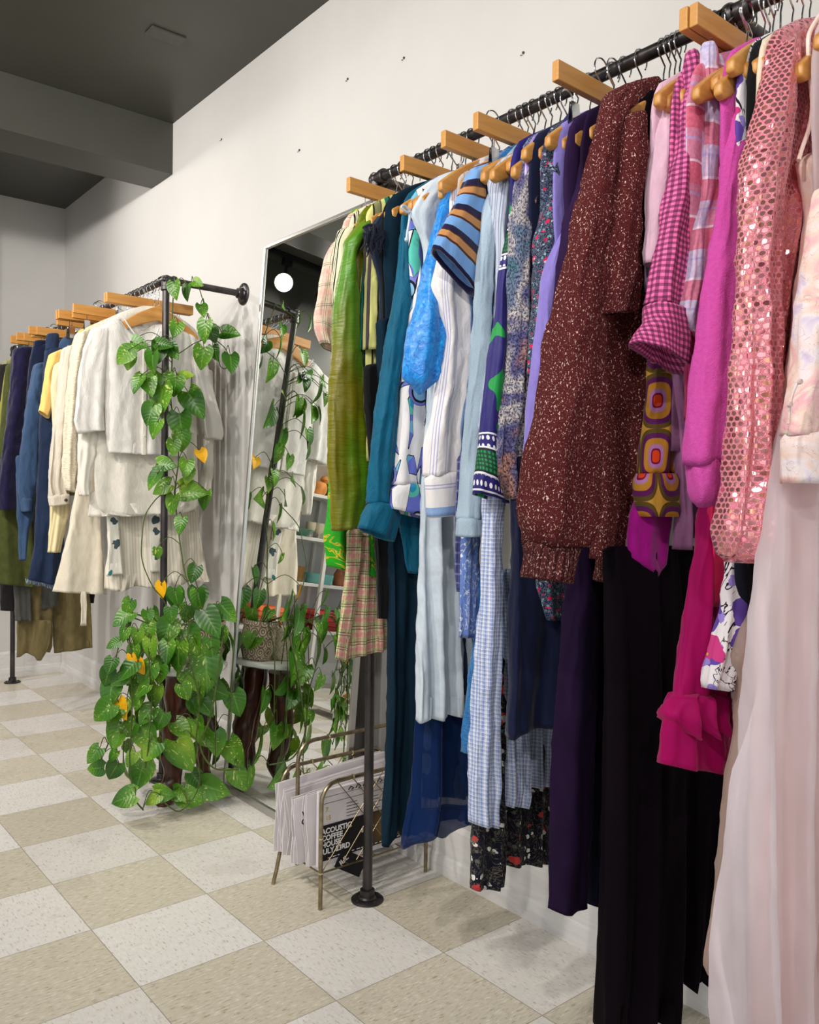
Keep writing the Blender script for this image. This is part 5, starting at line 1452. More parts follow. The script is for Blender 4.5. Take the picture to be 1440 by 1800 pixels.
# newspapers -----------------------------------------------------------
PAPER = simple('newsprint', (214, 208, 210), .9, var=.04, vs=20); INK = simple('black_ink', (18, 17, 18), .7); GOLDI = simple('mustard_ink', (186, 166, 60), .7)
def paper(name, label, y, x0, x1, z0, z1, th, lean, seed, bulge=.01, slope=0.0, mat=None, layers=5):
    rr = random.Random(seed); t_ = thing(name, label, 'newspaper', ((x0+x1)/2, y, z0), 'folded newspapers in the brass magazine rack')
    g = G(); N, Mz = 18, 16
    for l in range(layers):
        o_ = (l-layers/2)*th/layers; ph = rr.uniform(0, 6); jx = rr.uniform(-.004, .004); jz = rr.uniform(-.006, .004)
        vs = []; uv = []
        for s_ in (-.5, .5):
            for i in range(N+1):
                for j in range(Mz+1):
                    u, w = i/N, j/Mz
                    z = z0 + (z1+jz+slope*u - z0)*w
                    yy = y + o_*(1+ .8*math.sin(w*PI)) + lean*w + bulge*math.sin(u*4+ph)*w*(1-.5*w) + s_*th/layers*.7
                    vs.append((x0+jx+(x1-x0)*u + .005*math.sin(w*5+ph), yy, z)); uv.append((u, w))
        n1 = (N+1)*(Mz+1); fs = []
        for i in range(N):
            for j in range(Mz):
                a = i*(Mz+1)+j; fs.append((a, a+Mz+1, a+Mz+2, a+1)); fs.append((n1+a+1, n1+a+Mz+2, n1+a+Mz+1, n1+a))
        rim = [i*(Mz+1) for i in range(N+1)] + [N*(Mz+1)+j for j in range(1, Mz+1)] + [i*(Mz+1)+Mz for i in range(N-1, -1, -1)] + [j for j in range(Mz-1, 0, -1)]
        for k in range(len(rim)):
            a, b = rim[k], rim[(k+1) % len(rim)]; fs.append((a, a+n1, b+n1, b))
        g.add(vs, fs, uv)
    g.make('pages', mat or PAPER, t_, True)
    return t_
paper('newspaper', 'thick folded newspaper highest at the back of the magazine rack', 1.972, -.425, -.06, .1, .285, .02, .008, 1, .006, .022)
paper('newspaper', 'folded newspaper second from the back of the magazine rack', 1.945, -.422, -.07, .1, .272, .018, .006, 2, .006, .02)
n3 = paper('newspaper', 'folded newspaper with a bent white end curling around the handle hoop', 1.882, -.432, -.08, .1, .272, .02, .006, 3, .008, .018)
n4 = paper('newspaper', 'folded newspaper in the front half, behind the concert notice', 1.852, -.41, -.06, .098, .285, .016, .004, 4, .004, .02)
for s_, x, z, sz in (('&', -.386, .246, .02), ('Wi', -.418, .226, .02), ('Co.', -.42, .206, .02)):
    text('headline', s_, sz, (x, 1.862, z), INK, n3, bold=.0006)
# front newspaper with the concert notice
t = thing('newspaper', 'front newspaper with a black acoustic coffee house notice', 'newspaper', (-.24, 1.823, .098), 'folded newspapers in the brass magazine rack')
g = G(); g.box((-.394, 1.822, .098), (-.06, 1.832, .297)); g.make('pages', PAPER, t, False, .001)
NOT = Mat('notice_print', .6); x, y, z = NOT.xyz(NOT.obj())
gl_ = NOT.noise(NOT.obj(), 14, 2); r_ = NOT.ma('SQRT', NOT.ma('ADD', NOT.ma('POWER', NOT.ma('SUBTRACT', x, .07), 2.0), NOT.ma('POWER', NOT.ma('SUBTRACT', z, .065), 2.0)))
NOT.col(NOT.mix(NOT.ramp(NOT.ma('ADD', r_, NOT.ma('MULTIPLY', gl_, .03)), [(.0, (1, 1, 1, 1)), (.085, (0, 0, 0, 1))]), rgb(22, 18, 20), rgb(150, 120, 70)))
g = G(); g.box((-.391, 1.8196, .113), (-.08, 1.8219, .206)); nt_ = g.make('notice', NOT.m, t, False)
WINK = simple('white_ink', (226, 224, 224), .7)
for k, s_ in enumerate(('ACOUSTIC', 'COFFEE', 'HOUSE', 'JULY 23RD')):
    text('notice_text', s_, .0200, (-.386, 1.8192, .184-k*.0178), WINK, nt_, bold=.0006, sx=.98)
g = G()
rr = random.Random(8)
for k in range(16):
    x_ = -.365+k*.0155; g.box((x_, 1.819, .1175), (x_+rr.uniform(.006, .012), 1.8195, .1195))
g.make('small_print', WINK, nt_, False)
# cup silhouette on the notice
g = G(); g.lathe([(.0, .0), (.010, .001), (.014, .006), (.012, .012), (.006, .016), (0, .017)], (-.245, 1.8192, .158), 16, (0, -.03, 1)); 
for v in g.v: v.y = 1.8194+(v.y-1.8192)*.02
g.make('cup_picture', simple('cream_ink', (206, 198, 176), .7), nt_)
# masthead and columns
g = G(); g.box((-.385, 1.8212, .262), (-.07, 1.8219, .2632)); g.box((-.385, 1.8212, .279), (-.07, 1.8219, .280))
for cx_ in (-.305, -.235, -.165):
    for k in range(5):
        w_ = rr.uniform(.034, .05); g.box((cx_, 1.8212, .248-k*.0085), (cx_+w_, 1.8219, .2500-k*.0085))
g.make('newsprint_lines', simple('grey_ink', (110, 106, 108), .8), t, False)
g = G()
for k in range(9): x_ = -.30+k*.024; g.tube([(x_, 1.8214, .284), (x_+.008, 1.8214, .292+.003*(k % 3)), (x_+.018, 1.8214, .286), (x_+.010, 1.8214, .283)], .0016, 5)
g.make('masthead_script', INK, t)
for k, s_ in enumerate(('7.', '15')):
    text('date', s_, .017, (-.372, 1.8214, .240-k*.022), GOLDI, t, bold=.0002)
t = thing('flyer', 'small black flyer with white print poking out under the concert notice', 'flyer', (-.29, 1.81, .1))
g = G(); R_ = Matrix.Rotation(.55, 3, 'Y'); g.box((-.34, 1.8165, .062), (-.245, 1.818, .112), R_); g.make('sheet', simple('flyer_black', (22, 21, 24), .6), t, False)
text('flyer_text', 'JUL', .02, (-.325, 1.8160, .088), WINK, t, xdir=(.85, 0, .5), ydir=(-.5, 0, .85), bold=.0004)

# ================================================================ plant stand and pots
DW = Mat('dark_carved_wood', .3, 0, 0, .5); n = DW.noise(DW.scale(DW.obj(), 40, 40, 5), 1, 5, .6, 1.5)
DW.col(DW.ramp(n, [(.3, rgb(34, 14, 8)), (.55, rgb(74, 34, 20)), (.75, rgb(110, 56, 32))])); DW.nrm(DW.bump(n, .25, .003)); DW = DW.m
SX, SY = -.31, 2.80
t = thing('plant_stand', 'low stand of dark carved wood with a white round top, buried in vines', 'plant stand', (SX, SY, 0))
def leg(pts, name='leg'):
    P_ = spline([V(p[:3]) for p in pts], 8); rs = []
    for i in range(len(pts)-1):
        for k in range(8): rs.append(pts[i][3]*(1-k/8)+pts[i+1][3]*k/8)
    rs.append(pts[-1][3]); g = G(); g.tube(P_, rs, 18)
    rr = random.Random(int(pts[0][0]*1000))
    for v in g.v: v += V((noise.noise(v*18), noise.noise(v*18+V((9, 0, 0))), 0))*.010
    g.make(name, DW, t)
leg([(SX-.04, SY-.05, .43, .055), (SX-.055, SY-.05, .32, .046), (SX-.085, SY-.05, .2, .03), (SX-.07, SY-.045, .1, .033), (SX-.10, SY-.06, .03, .034), (SX-.13, SY-.07, .012, .016)])
leg([(SX+.04, SY+.02, .43, .04), (SX+.05, SY, .30, .034), (SX+.075, SY-.02, .22, .04), (SX+.06, SY-.01, .10, .024), (SX+.07, SY-.03, .03, .026), (SX+.09, SY-.05, .012, .014)])
leg([(SX, SY+.05, .43, .04), (SX, SY+.06, .25, .032), (SX-.01, SY+.07, .1, .028), (SX-.01, SY+.09, .015, .03)])
TOPW = simple('glossy_white_top', (226, 224, 220), .25, var=.03)
g = G(); g.lathe([(0, 0), (.128, 0), (.138, .004), (.141, .012), (.138, .02), (.128, .022), (0, .022)], (SX, SY, .445), 48)
for v in g.v:
    a = math.atan2(v.y-SY, v.x-SX); r = math.hypot(v.x-SX, v.y-SY)
    if r > .12: k = 1+.02*math.cos(a*14); v.x = SX+(v.x-SX)*k; v.y = SY+(v.y-SY)*k
g.make('white_top', TOPW, t)
SOIL = simple('potting_soil', (40, 30, 24), .95, var=.5, vs=90, bump=1, bs=140)
def pot_mat(name, c1, c2, sc):
    M = Mat(name, .55, 0, 0, .4); u, v, _ = M.xyz(M.uv())
    d = M.voro(M.vec(M.ma('MULTIPLY', u, sc), M.ma('MULTIPLY', v, sc*2.2), 0.0), 1.0, rnd=.15)
    f = M.ma('FRACT', M.ma('MULTIPLY', d, 4.0)); M.col(M.mix(M.step(f, .5), rgb(*c1), rgb(*c2)))
    M.nrm(M.bump(f, .8, .004)); return M.m
P1 = pot_mat('carved_cream_ceramic', (222, 212, 190), (196, 184, 160), 10); P2 = pot_mat('scroll_relief_ceramic', (206, 190, 168), (130, 104, 84), 12)
PLANTS = []
for k, (x, y, r, h, mt, lab) in enumerate(((SX-.066, SY+.01, .058, .125, P1, 'golden pothos in a smooth cream pot, trailing vines to the floor'), (SX+.066, SY-.02, .064, .145, P2, 'golden pothos in a scroll-patterned cream pot, one vine climbing the rack post'))):
    t = thing('potted_pothos', lab, 'potted plant', (x, y, .468), 'pothos plants on the carved stand')
    g = G(); g.lathe([(r*.62, 0), (r*.75, .002), (r*.98, h*.3), (r*1.02, h*.6), (r*.95, h*.86), (r*1.05, h*.9), (r*1.05, h), (r*.95, h), (r*.9, h*.82), (0, h*.8)], (x, y, .4675), 40)
    g.make('pot', mt, t)
    g = G(); g.lathe([(r*.9, 0), (r*.5, .004), (0, .003)], (x, y, .4675+h*.84), 24); g.make('soil', SOIL, t)
    PLANTS.append((t, V((x, y, .4675+h*.86)), r))
# ================================================================ pothos leaves and vines
LF = Mat('pothos_leaf', .32, 0, 0, .5)
u, v, _ = LF.xyz(LF.uv())
au = LF.ma('ABSOLUTE', u)
pn = LF.noise(LF.obj(), 5.5, 1)
base = LF.ramp(pn, [(.3, rgb(38, 86, 16)), (.45, rgb(66, 122, 24)), (.6, rgb(100, 152, 36)), (.72, rgb(160, 190, 60))])
st = LF.noise(LF.vec(LF.ma('ADD', LF.ma('MULTIPLY', au, 6.0), LF.ma('MULTIPLY', v, -4.0)), LF.ma('MULTIPLY', u, 2.0), LF.ma('MULTIPLY', pn, 60.0)), 1.5, 2, .5)
c = LF.mix(LF.ma('MULTIPLY', LF.step(st, .655), LF.step(pn, .46)), base, rgb(204, 214, 120))
vein = LF.ma('LESS_THAN', au, .035)
side = LF.ma('SINE', LF.ma('MULTIPLY', LF.ma('SUBTRACT', v, LF.ma('MULTIPLY', au, .55)), 44.0))
c = LF.mix(LF.ma('MULTIPLY', vein, .5), c, rgb(120, 170, 70))
LF.col(c); LF.nrm(LF.bump(LF.ma('ADD', LF.ma('MULTIPLY', side, .25), LF.ma('MULTIPLY', vein, -1.0)), .4, .002))
tl_ = LF.N('ShaderNodeBsdfTranslucent'); LF.L(LF.mix(.5, c, rgb(150, 200, 40)), tl_.inputs[0])
mx = LF.N('ShaderNodeMixShader'); mx.inputs[0].default_value = .18
LF.nt.links.new(LF.b.outputs[0], mx.inputs[1]); LF.nt.links.new(tl_.outputs[0], mx.inputs[2]); LF.nt.links.new(mx.outputs[0], LF.out.inputs[0])
LF = LF.m
YL = simple('pothos_leaf_yellowed', (236, 176, 22), .45, var=.15, vs=30)
STEM = simple('pothos_stem', (70, 84, 34), .55, var=.35, vs=60)
LW = [0.30, .50, .545, .53, .49, .43, .35, .25, .14, .0]
def leaf(g, base, tip, nrm, size, rr, curl=None):
    """heart shaped leaf: base = where the stalk joins, tip = direction of the point, nrm = upper face"""
    t = tip.normalized(); n = (nrm - t*nrm.dot(t)).normalized(); s = t.cross(n)
    cu_ = curl if curl is not None else rr.uniform(.10, .32); fo = rr.uniform(.10, .30); tw = rr.uniform(-.25, .25); wid = rr.uniform(.74, .9)
    vs = []; uv = []; K = len(LW); W = 7
    for i in range(K):
        a = i/(K-1)
        for j in range(W):
            b = -1+2*j/(W-1); w = LW[i]*wid
            x = b*w
            y = a - .20*abs(b)**1.3*(1-a)**4 + .03
            z = fo*abs(b)**1.4*w - cu_*a*a + tw*b*w*a + .012*math.sin(b*9+a*7)
            p = base + s*(x*size) + t*(y*size) + n*(z*size)
            vs.append(p); uv.append((b*.5, a))
    fs = [(i*W+j, i*W+j+1, (i+1)*W+j+1, (i+1)*W+j) for i in range(K-1) for j in range(W-1)]
    # thin underside gives the blade a thickness
    g.add(vs, fs, uv)
    g.add([p-n*.0012 for p in vs], [f[::-1] for f in fs], uv)
def nearest(vine, p):
    return min(vine, key=lambda q: (q-p).length)
vineA = G(); vineB = G(); fA = G(); fB = G(); YELL = []
rr = random.Random(21)
RT = CR.copy(); RT.z = 0; RT.normalize()
UPW = V((0, 0, 1)); TOC = V((-CF.x, -CF.y, 0)).normalized()
def place(g, vg, vine, px, py, size_px, ang, Y, yellow=False, jit=.35):
    c = at(px, py, 1, Y); dist = (c-CAM).dot(CF); size = size_px*dist/FPX*1.04
    a = math.radians(ang+rr.uniform(-12, 12))
    tip = (-UPW*math.cos(a) + RT*math.sin(a) + TOC*rr.uniform(-.1, .45))
    nrm = TOC*1.0 + UPW*rr.uniform(.1, .7) + RT*rr.uniform(-jit, jit)*1.6
    tn = tip.normalized()
    b = c - tn*size*.45
    q = nearest(vine, b) if vine else None
    if yellow: YELL.append((b, tip, nrm, size))
    else: leaf(g, b, tip, nrm, size, rr)
    if q is not None:
        mid = (b+q)/2 + UPW*(.02+.15*(b-q).length) ; L_ = (b-q).length
        if L_ < .30: vg.tube(spline([q, mid, b, b+tn*.01], 5), [.0016]*16 if False else .0014, 6)
# ---- vine climbing the rack post (second pot)
tB, cB, rB = PLANTS[1]; tA, cA, rA = PLANTS[0]
def vp(lst): return spline([at(x, y, 1, Y) for x, y, Y in lst], 8)
climb = [cB] + [at(x, y, 1, Y) for x, y, Y in ((345, 1060, 2.80), (326, 1010, 2.86), (316, 950, 2.9), (310, 900, 2.94), (308, 860, 2.945), (314, 800, 2.945), (306, 740, 2.94), (300, 700, 2.95), (302, 650, 2.95), (303, 600, 2.95), (303, 550, 2.95), (306, 505, 2.945))]
climb = spline(climb, 8); vineB.tube(climb, .0026, 7)
br1 = vp([(303, 628, 2.95), (320, 618, 2.93), (345, 602, 2.92), (372, 596, 2.92), (392, 608, 2.92), (401, 622, 2.93)]); vineB.tube(br1, .0018, 6)
br2 = vp([(347, 497, 2.955), (352, 512, 2.95), (362, 545, 2.94), (372, 575, 2.93), (380, 600, 2.93), (386, 640, 2.93), (396, 648, 2.93), (401, 640, 2.93)]); vineB.tube(br2, .0020, 6)
br3 = vp([(306, 505, 2.945), (322, 500, 2.955), (340, 499, 2.958), (348, 498, 2.955)]); vineB.tube(br3, .0022, 6)
br4 = [cA] + [at(x, y, 1, Y) for x, y, Y in ((290, 1060, 2.80), (268, 1030, 2.82), (250, 985, 2.85), (250, 940, 2.88), (256, 905, 2.9), (272, 880, 2.93), (286, 868, 2.94))]
br4 = spline(br4, 8); vineA.tube(br4, .0020, 6)
CLIMB = climb+br1+br2+br3
for px, py, s, a in [(306,508,30,0),(327,513,26,5),(347,497,20,60),(356,544,24,30),(309,578,28,0),(242,603,30,70),(219,625,34,-35),(227,636,26,-10),(359,580,38,0),(373,586,28,20),(403,585,35,80),(377,619,28,10),(406,636,34,15),(356,627,38,5),(281,617,38,0),(303,616,32,30),(267,636,38,0),(287,605,28,80),(325,660,28,90),(241,672,34,-20),(261,674,40,20),(287,672,36,10),(308,677,36,0),(283,702,52,-5),(341,708,52,25),(264,727,36,-15),(317,746,44,0),(272,752,34,-20),(319,774,36,0),(305,786,28,-10),(289,816,36,90),(328,821,30,10),(269,842,34,-35),(284,857,36,-60),(331,835,28,0),(334,863,46,75),(359,878,34,-10),(303,886,34,-15),(317,922,30,0),(277,972,20,10),(341,1008,30,-25),(309,1052,36,0),(348,1050,38,0)]:
    place(fB, vineB, CLIMB, px, py, s, a, 2.90+rr.uniform(-.03, .02))
place(fB, vineB, CLIMB, 355, 800, 24, 30, 2.92, True)
place(fB, vineB, CLIMB, 284, 1037, 28, 0, 2.80, True)
# ---- trailing vines of both pots
def trail(c0, pts, g, r=.0022):
    p = spline([c0]+[at(x, y, 1, Y) for x, y, Y in pts], 8); g.tube(p, r, 6); return p
tr = []
tr += trail(cA, [(240, 1080, 2.74), (228, 1120, 2.68), (232, 1200, 2.64), (231, 1280, 2.62), (228, 1340, 2.62), (236, 1400, 2.60), (252, 1424, 2.60)], vineA, .0026)
tr += trail(cA, [(225, 1085, 2.76), (210, 1130, 2.74), (200, 1190, 2.72), (205, 1260, 2.72), (180, 1330, 2.74), (165, 1340, 2.74)], vineA)
tr += trail(cA, [(262, 1085, 2.7), (262, 1160, 2.62), (266, 1230, 2.60), (262, 1300, 2.60), (256, 1350, 2.62)], vineA)
trB = []
trB += trail(cB, [(370, 1085, 2.68), (390, 1110, 2.62), (384, 1180, 2.58), (370, 1260, 2.56), (352, 1310, 2.57), (376, 1350, 2.56), (420, 1352, 2.56)], vineB, .003)
trB += trail(cB, [(338, 1090, 2.66), (330, 1140, 2.60), (350, 1230, 2.58), (345, 1300, 2.58), (350, 1380, 2.56), (318, 1425, 2.56), (290, 1412, 2.56)], vineB)
trB += trail(cB, [(398, 1075, 2.68), (412, 1090, 2.66), (410, 1150, 2.62), (404, 1260, 2.60)], vineB)
bush = [(300,195,90),(278,245,110),(285,330,75),(405,240,70),(350,340,80),(410,320,90),(500,320,130),(230,380,70),(420,405,110),(620,360,140),(720,270,150),(800,215,120),(780,335,80),(725,400,110),(555,440,150),(215,490,80),(195,545,100),(300,510,120),(395,540,130),(460,530,100),(700,520,180),(620,560,120),(210,630,130),(180,720,120),(230,740,110),(375,610,90),(440,640,110),(655,650,100),(755,620,120),(395,740,100),(465,770,100),(515,740,110),(640,700,90),(245,830,130),(310,810,100),(395,860,150),(130,940,90),(140,1010,90),(230,1020,100),(225,945,70),(320,960,80),(365,1040,140),(575,940,170),(575,810,110),(650,815,120),(750,880,120),(840,930,150),(865,1060,130),(560,1060,110),(650,1070,100),(735,1115,140),(620,1160,120),(430,1165,80),(285,1160,120),(480,1140,100),(560,1140,90),(340,620,100),(260,560,90),(480,470,100),(590,620,90),(700,860,100),(420,920,110),(330,430,90),(520,230,80),(600,225,90),(660,150,100),(545,140,90),(250,870,80),(850,680,120),(500,420,110),(660,440,120),(700,700,100),(330,540,100),(350,670,90)]
for zx, zy, s in bush:
    px = 120+.3472*zx; py = 1000+.3472*zy; left = zx < 500
    ang = max(-60, min(60, (zx-500)/8)) + rr.uniform(-35, 35)
    if 285 < px < 318 and 1205 < py < 1390: continue
    hgt = (zy-200)/1000
    Yl = 2.66 - .05*math.sin(max(0, min(1, hgt))*PI) + .10*abs((zx-500)/400)**2 + rr.uniform(-.03, .03)
    if zx > 690: Yl = min(Yl, 2.62)
    if zy > 1100: Yl = 2.60; ang = -70 if zx < 450 else 70
    place(fA if left else fB, vineA if left else vineB, tr if left else trB, px, py, s*.3472*1.0, ang, Yl)
place(fA, vineA, tr, 234, 1161, 24, 10, 2.62, True); place(fA, vineA, tr, 246, 1172, 28, 5, 2.62, True)
place(fA, vineA, tr, 212, 1246, 36, 30, 2.66, True)
# leaves around the back and mirror side of the stand
for k in range(55):
    a = rr.uniform(-.5, PI+.2); r = rr.uniform(.12, .25); z = rr.uniform(.06, .66)**1.0
    p = V((SX+r*math.cos(a), SY+r*math.sin(a)*.9, z))
    if p.x > -.20+.06*z: p.x = -.20+.06*z - rr.uniform(0, .05)
    if abs(p.x-LX) < .05 and abs(p.y-2.982) < .05: continue
    if math.hypot(p.x-SX, p.y-SY) < .10 and z < .62: continue
    out = V((math.cos(a), math.sin(a), 0))
    leaf(fA if p.x < SX else fB, p, V((0, 0, -1))+out*rr.uniform(-.2, .7)+V((rr.uniform(-.4, .4), rr.uniform(-.4, .4), 0)), out+UPW*rr.uniform(.1, .7), rr.uniform(.055, .095), rr)
for k in range(12):
    a = rr.uniform(0, 2*PI); P0 = (cA if k % 2 else cB); r1 = rr.uniform(.12, .2)
    q = [P0, P0+V((math.cos(a)*r1*.6, math.sin(a)*r1*.6, .03)), P0+V((math.cos(a)*r1, math.sin(a)*r1, -.2)), P0+V((math.cos(a)*r1*1.1, math.sin(a)*r1*1.1, -.45))]
    for w_ in q: w_.x = min(w_.x, -.19)
    (vineA if k % 2 else vineB).tube(spline(q, 6), .0018, 6)
for f, vg, t in ((fA, vineA, tA), (fB, vineB, tB)):
    f.make('foliage', LF, t, True, 0, False); vg.make('vines', STEM, t, True, 0, False)
for i, (b, tip, nrm, size) in enumerate(YELL):
    g = G(); leaf(g, b, tip, nrm, size, rr); t = tA if i >= 2 else tB
    o = g.make('leaf', YL, t, True, 0, False); o['label'] = 'yellowed leaf'

# ================================================================ across the shop, seen in the mirror
WM = simple('white_shelf_lacquer', (216, 214, 208), .4)
t = thing('shelf_unit', 'white wall shelves with ceramics and glassware, seen in the mirror', 'shelf', (-2.2, 5.0, 0))
for x in (-1.22, -2.0, -2.8):
    g = G(); g.box((x-.012, YB-.03, .2), (x+.012, YB-.001, 1.62)); g.make('upright', WM, t, False, .001)
SZ = (.40, .72, 1.03, 1.33)
for z in SZ:
    g = G(); g.box((-2.9, 4.86, z-.022), (-1.18, YB-.03, z)); g.make('shelf_board', WM, t, False, .002)
def vessel(name, label, cat, x, y, z, prof, mat, sc=1.0, group=None, extra=None):
    t = thing(name, label, cat, (x, y, z), group)
    g = G(); g.lathe([(r*sc, h*sc) for r, h in prof], (x, y, z), 28); g.make('bowl_body' if cat == 'bowl' else 'vessel', mat, t)
    if extra: extra(t, x, y, z, sc)
    return t
TERR = simple('terracotta_glaze', (150, 92, 58), .4, var=.2, vs=12); SEAG = simple('sea_green_glaze', (96, 140, 120), .25, var=.15, vs=9); TURQ = simple('turquoise_glaze', (112, 178, 176), .25, var=.1)
AMB = Mat('amber_glass', .05, 0, 0, .5); AMB.col(rgb(206, 160, 80)); AMB.b.inputs['Transmission Weight'].default_value = .7; AMB = AMB.m
MILK = simple('milk_glass', (214, 202, 176), .2); COB = simple('cobalt_glaze', (60, 80, 150), .25); OWL = simple('orange_stoneware', (196, 128, 62), .5, var=.25, vs=25)
cup = [(.0, 0), (.028, 0), (.032, .01), (.036, .06), (.038, .085), (.035, .085), (.033, .06), (.028, .012), (0, .012)]
goblet = [(0, 0), (.028, 0), (.028, .004), (.006, .01), (.006, .03), (.026, .045), (.036, .07), (.036, .11), (.033, .11), (.033, .07), (.0, .046)]
bowl = [(0, 0), (.05, 0), (.055, .008), (.10, .04), (.125, .06), (.12, .062), (.09, .042), (0, .02)]
jug = [(0, 0), (.05, 0), (.075, .05), (.085, .11), (.07, .17), (.04, .21), (.045, .25), (.05, .27), (.045, .27), (.036, .22), (0, .2)]
def jh(t, x, y, z, s):
    g = G(); g.tube(spline([(x+.045*s, y, z+.25*s), (x+.1*s, y, z+.27*s), (x+.11*s, y, z+.2*s), (x+.075*s, y, z+.14*s)], 8), .009*s, 10); g.make('handle', TERR, t)
def mh(t, x, y, z, s):
    g = G(); g.tube(arc((x-.036, y, z+.045), .022, -1.3+PI, 1.3+PI, (1, 0, 0), (0, 0, 1), 10), .005, 8); g.make('handle', MILK, t)
vessel('jug', 'tall brown ceramic jug on the second shelf, seen in the mirror', 'jug', -1.62, 5.0, 1.03, jug, TERR, .95, None, jh)
vessel('bowl', 'green glazed dish on the second shelf, seen in the mirror', 'bowl', -1.72, 4.93, 1.03, bowl, SEAG, .8)
for k in range(3): vessel('goblet', 'milky glass goblet in the row on the second shelf', 'glass', -1.82-k*.075, 4.97, 1.03, goblet, MILK, 1, 'goblets on the second shelf')
vessel('mug', 'white mug with a blue flower beside the goblets', 'mug', -2.05, 4.92, 1.03, cup, MILK, 1.0, None, mh)
vessel('tumbler', 'green tumbler behind the white mug', 'glass', -2.03, 5.03, 1.03, cup, SEAG, 1.2)
for k in range(2): vessel('tumbler', 'amber glass tumbler on the third shelf', 'glass', -1.68-k*.08, 4.96, .72, cup, AMB, 1.25, 'amber tumblers')
vessel('bowl', 'turquoise oval bowl with a brown bird on it, third shelf', 'bowl', -1.93, 4.95, .72, [(0, 0), (.09, 0), (.1, .01), (.105, .07), (.098, .07), (.09, .014), (0, .012)], TURQ, 1.0)
vessel('vase', 'amber brown vase on the third shelf', 'vase', -2.12, 4.97, .72, [(0, 0), (.04, 0), (.055, .04), (.04, .09), (.025, .12), (.03, .15), (.026, .15), (0, .11)], TERR)
for k in range(3): vessel('bowl', 'small cobalt blue bowl at the end of the third shelf', 'bowl', -2.26-k*.12, 4.94, .72, [(0, 0), (.03, 0), (.045, .03), (.05, .05), (.046, .05), (.03, .01), (0, .008)], COB, 1, 'cobalt bowls')
for k, (x, lab) in enumerate(((-1.66, 'left'), (-1.84, 'right'))):
    t = thing('bird_figurine', '%s of the two orange stoneware birds on the top shelf' % lab, 'figurine', (x, 4.96, 1.33))
    g = G(); g.lathe([(0, 0), (.04, .004), (.055, .03), (.056, .06), (.045, .09), (.0, .105)], (x, 4.96, 1.33), 24); g.make('bird_body', OWL, t)
    g = G(); g.lathe([(0, -.034), (.024, -.024), (.034, 0), (.024, .024), (0, .034)], (x-.03, 4.95, 1.33+.115), 20); g.lathe([(.009, 0), (0, .022)], (x-.06, 4.945, 1.33+.112), 10, (-1, -.1, -.1)); g.make('bird_head', OWL, t)
    g = G(); g.add([(x+.03, 4.945, 1.36), (x+.13, 4.95, 1.40), (x+.12, 4.965, 1.375), (x+.03, 4.975, 1.35)], [(0, 1, 2, 3), (3, 2, 1, 0)]); g.make('tail', OWL, t)
vessel('mug', 'white and turquoise mug at the end of the top shelf', 'mug', -2.0, 4.93, 1.33, cup, TURQ, 1.1)
t = thing('canister', 'black and white figurine behind the turquoise mug', 'figurine', (-2.02, 5.03, 1.33))
g = G(); g.lathe([(0, 0), (.05, 0), (.05, .09), (.03, .13), (.034, .16), (0, .19)], (-2.02, 5.03, 1.33), 20); g.make('figure', simple('bw_ceramic', (196, 190, 180), .3), t)
t = thing('framed_picture', 'brown framed picture leaning on the wall above the top shelf', 'picture', (-2.0, 5.12, 1.33))
g = G(); R_ = Matrix.Rotation(-.06, 3, 'X'); g.box((-2.35, 5.10, 1.333), (-1.72, 5.115, 1.66), R_); g.make('frame', simple('brown_frame', (78, 50, 34), .5), t, False, .002)
g = G(); g.box((-2.33, 5.096, 1.35), (-1.74, 5.099, 1.645), R_, ((-2.035, 5.1075, 1.4965))); g.make('picture_sheet', simple('tan_sheet', (178, 164, 146), .8, var=.12, vs=14), t, False)
for k, (x, c_, lab) in enumerate(((-1.55, 'c86440', 'orange'), (-2.0, 'a83838', 'red'), (-2.22, '44588c', 'blue denim'))):
    for j in range(4):
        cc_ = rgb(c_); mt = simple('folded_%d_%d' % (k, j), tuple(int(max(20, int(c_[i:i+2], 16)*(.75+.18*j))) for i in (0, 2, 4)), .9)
        g = G(); z = .4005+j*.034; n_ = 20
        prof_ = [(-.09, 0), (.09, 0), (.1, .008), (.1, .024), (.09, .0325), (-.09, .0325), (-.1, .024), (-.1, .008)]
        g.prism([(x+a, z+b) for a, b in prof_], 4.88, 5.10, .006); o = g.make('folded_cloth', mt)
        setp(o, 'folded %s cloth, %s of its stack on the lowest shelf' % (lab, ['lowest', 'second', 'third', 'topmost'][j]), 'folded clothes', 'folded cloths on the lowest shelf')
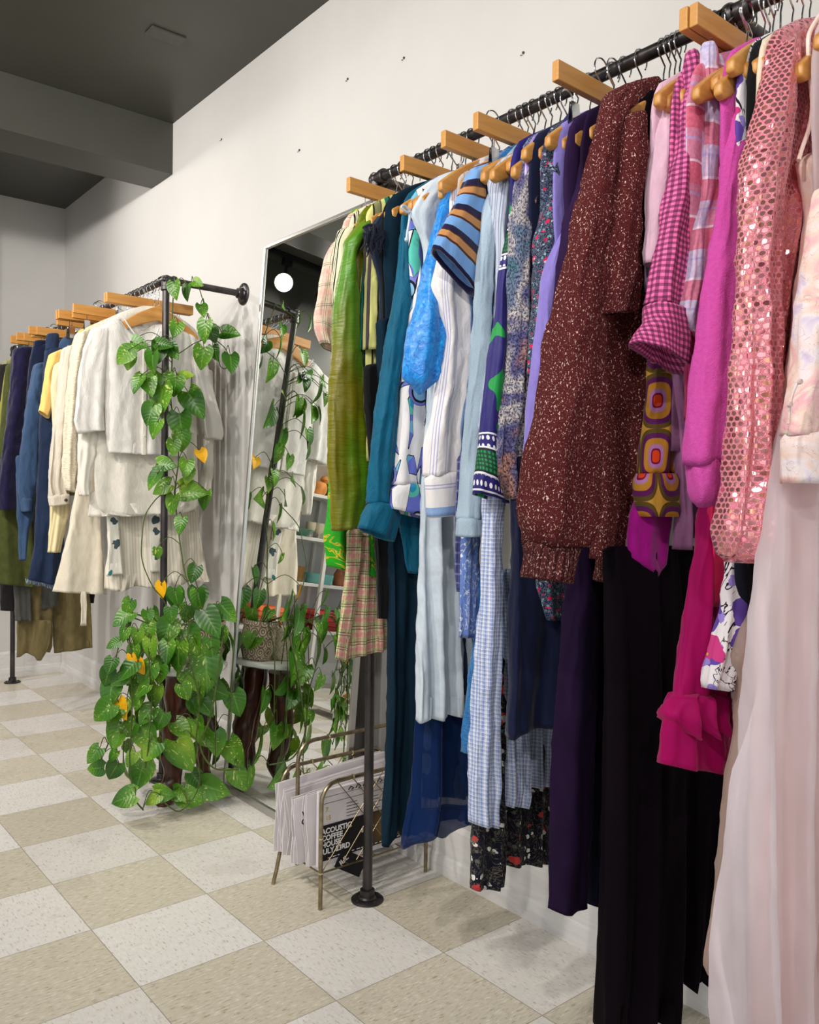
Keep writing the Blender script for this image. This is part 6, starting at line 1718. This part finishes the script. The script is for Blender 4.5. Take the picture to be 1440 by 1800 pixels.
# white display frame with a wire basket
t = thing('display_frame', 'white metal display frame with a low shelf, seen in the mirror', 'display stand', (-1.75, 4.0, 0))
for x in (-1.45, -2.1):
    for y in (3.88, 4.2):
        g = G(); g.box((x-.011, y-.011, 0.001), (x+.011, y+.011, 1.25)); g.make('post', WM, t, False, .001)
g = G(); g.box((-2.10, 3.88, .03), (-1.45, 4.2, .045)); g.make('low_shelf', WM, t, False, .001)
g = G(); g.box((-2.1, 3.87, 1.235), (-1.45, 3.89, 1.25)); g.box((-2.1, 4.19, 1.235), (-1.45, 4.21, 1.25)); g.make('top_bar', WM, t, False)
t = thing('wire_basket', 'white wire basket of wool balls on the low shelf, seen in the mirror', 'basket', (-1.75, 4.02, .0455))
g = G(); bx0, bx1, by0, by1 = -1.9, -1.6, 3.91, 4.12
for z, k in ((.05, .0), (.10, .006), (.155, .012)):
    g.tube([(bx0-k, by0-k, z), (bx1+k, by0-k, z), (bx1+k, by1+k, z), (bx0-k, by1+k, z), (bx0-k, by0-k, z)], .0035, 8)
for i in range(7):
    x = bx0+(bx1-bx0)*i/6
    for y, s_ in ((by0, -1), (by1, 1)): g.tube([(x, y, .05), (x, y+s_*.012, .155)], .0028, 6)
    g.tube([(x, by0, .05), (x, by1, .05)], .0025, 6)
for i in range(1, 5):
    y = by0+(by1-by0)*i/5
    for x, s_ in ((bx0, -1), (bx1, 1)): g.tube([(x, y, .05), (x+s_*.012, y, .155)], .0028, 6)
g.make('wire_frame', WM, t)
for k, (x, y, z, c_) in enumerate(((-1.86, 3.95, .085, (60, 150, 160)), (-1.79, 3.96, .085, (176, 110, 70)), (-1.71, 3.95, .085, (50, 110, 130)), (-1.64, 3.96, .085, (120, 60, 44)), (-1.83, 4.06, .086, (150, 90, 60)), (-1.74, 4.06, .086, (60, 130, 140)), (-1.65, 4.06, .086, (176, 110, 70)))):
    g = G(); g.lathe([(0, -.033), (.024, -.023), (.033, 0), (.024, .023), (0, .033)], (x, y, z), 20); mt = simple('wool_%d' % k, c_, .95, bump=1, bs=60)
    setp(g.make('wool_ball', mt), '%s wool ball in the white wire basket, %s' % (['turquoise', 'tan', 'dark teal', 'brown', 'rust', 'sea blue', 'camel'][k], 'front row' if k < 4 else 'back row'), 'yarn', 'wool balls in the wire basket')
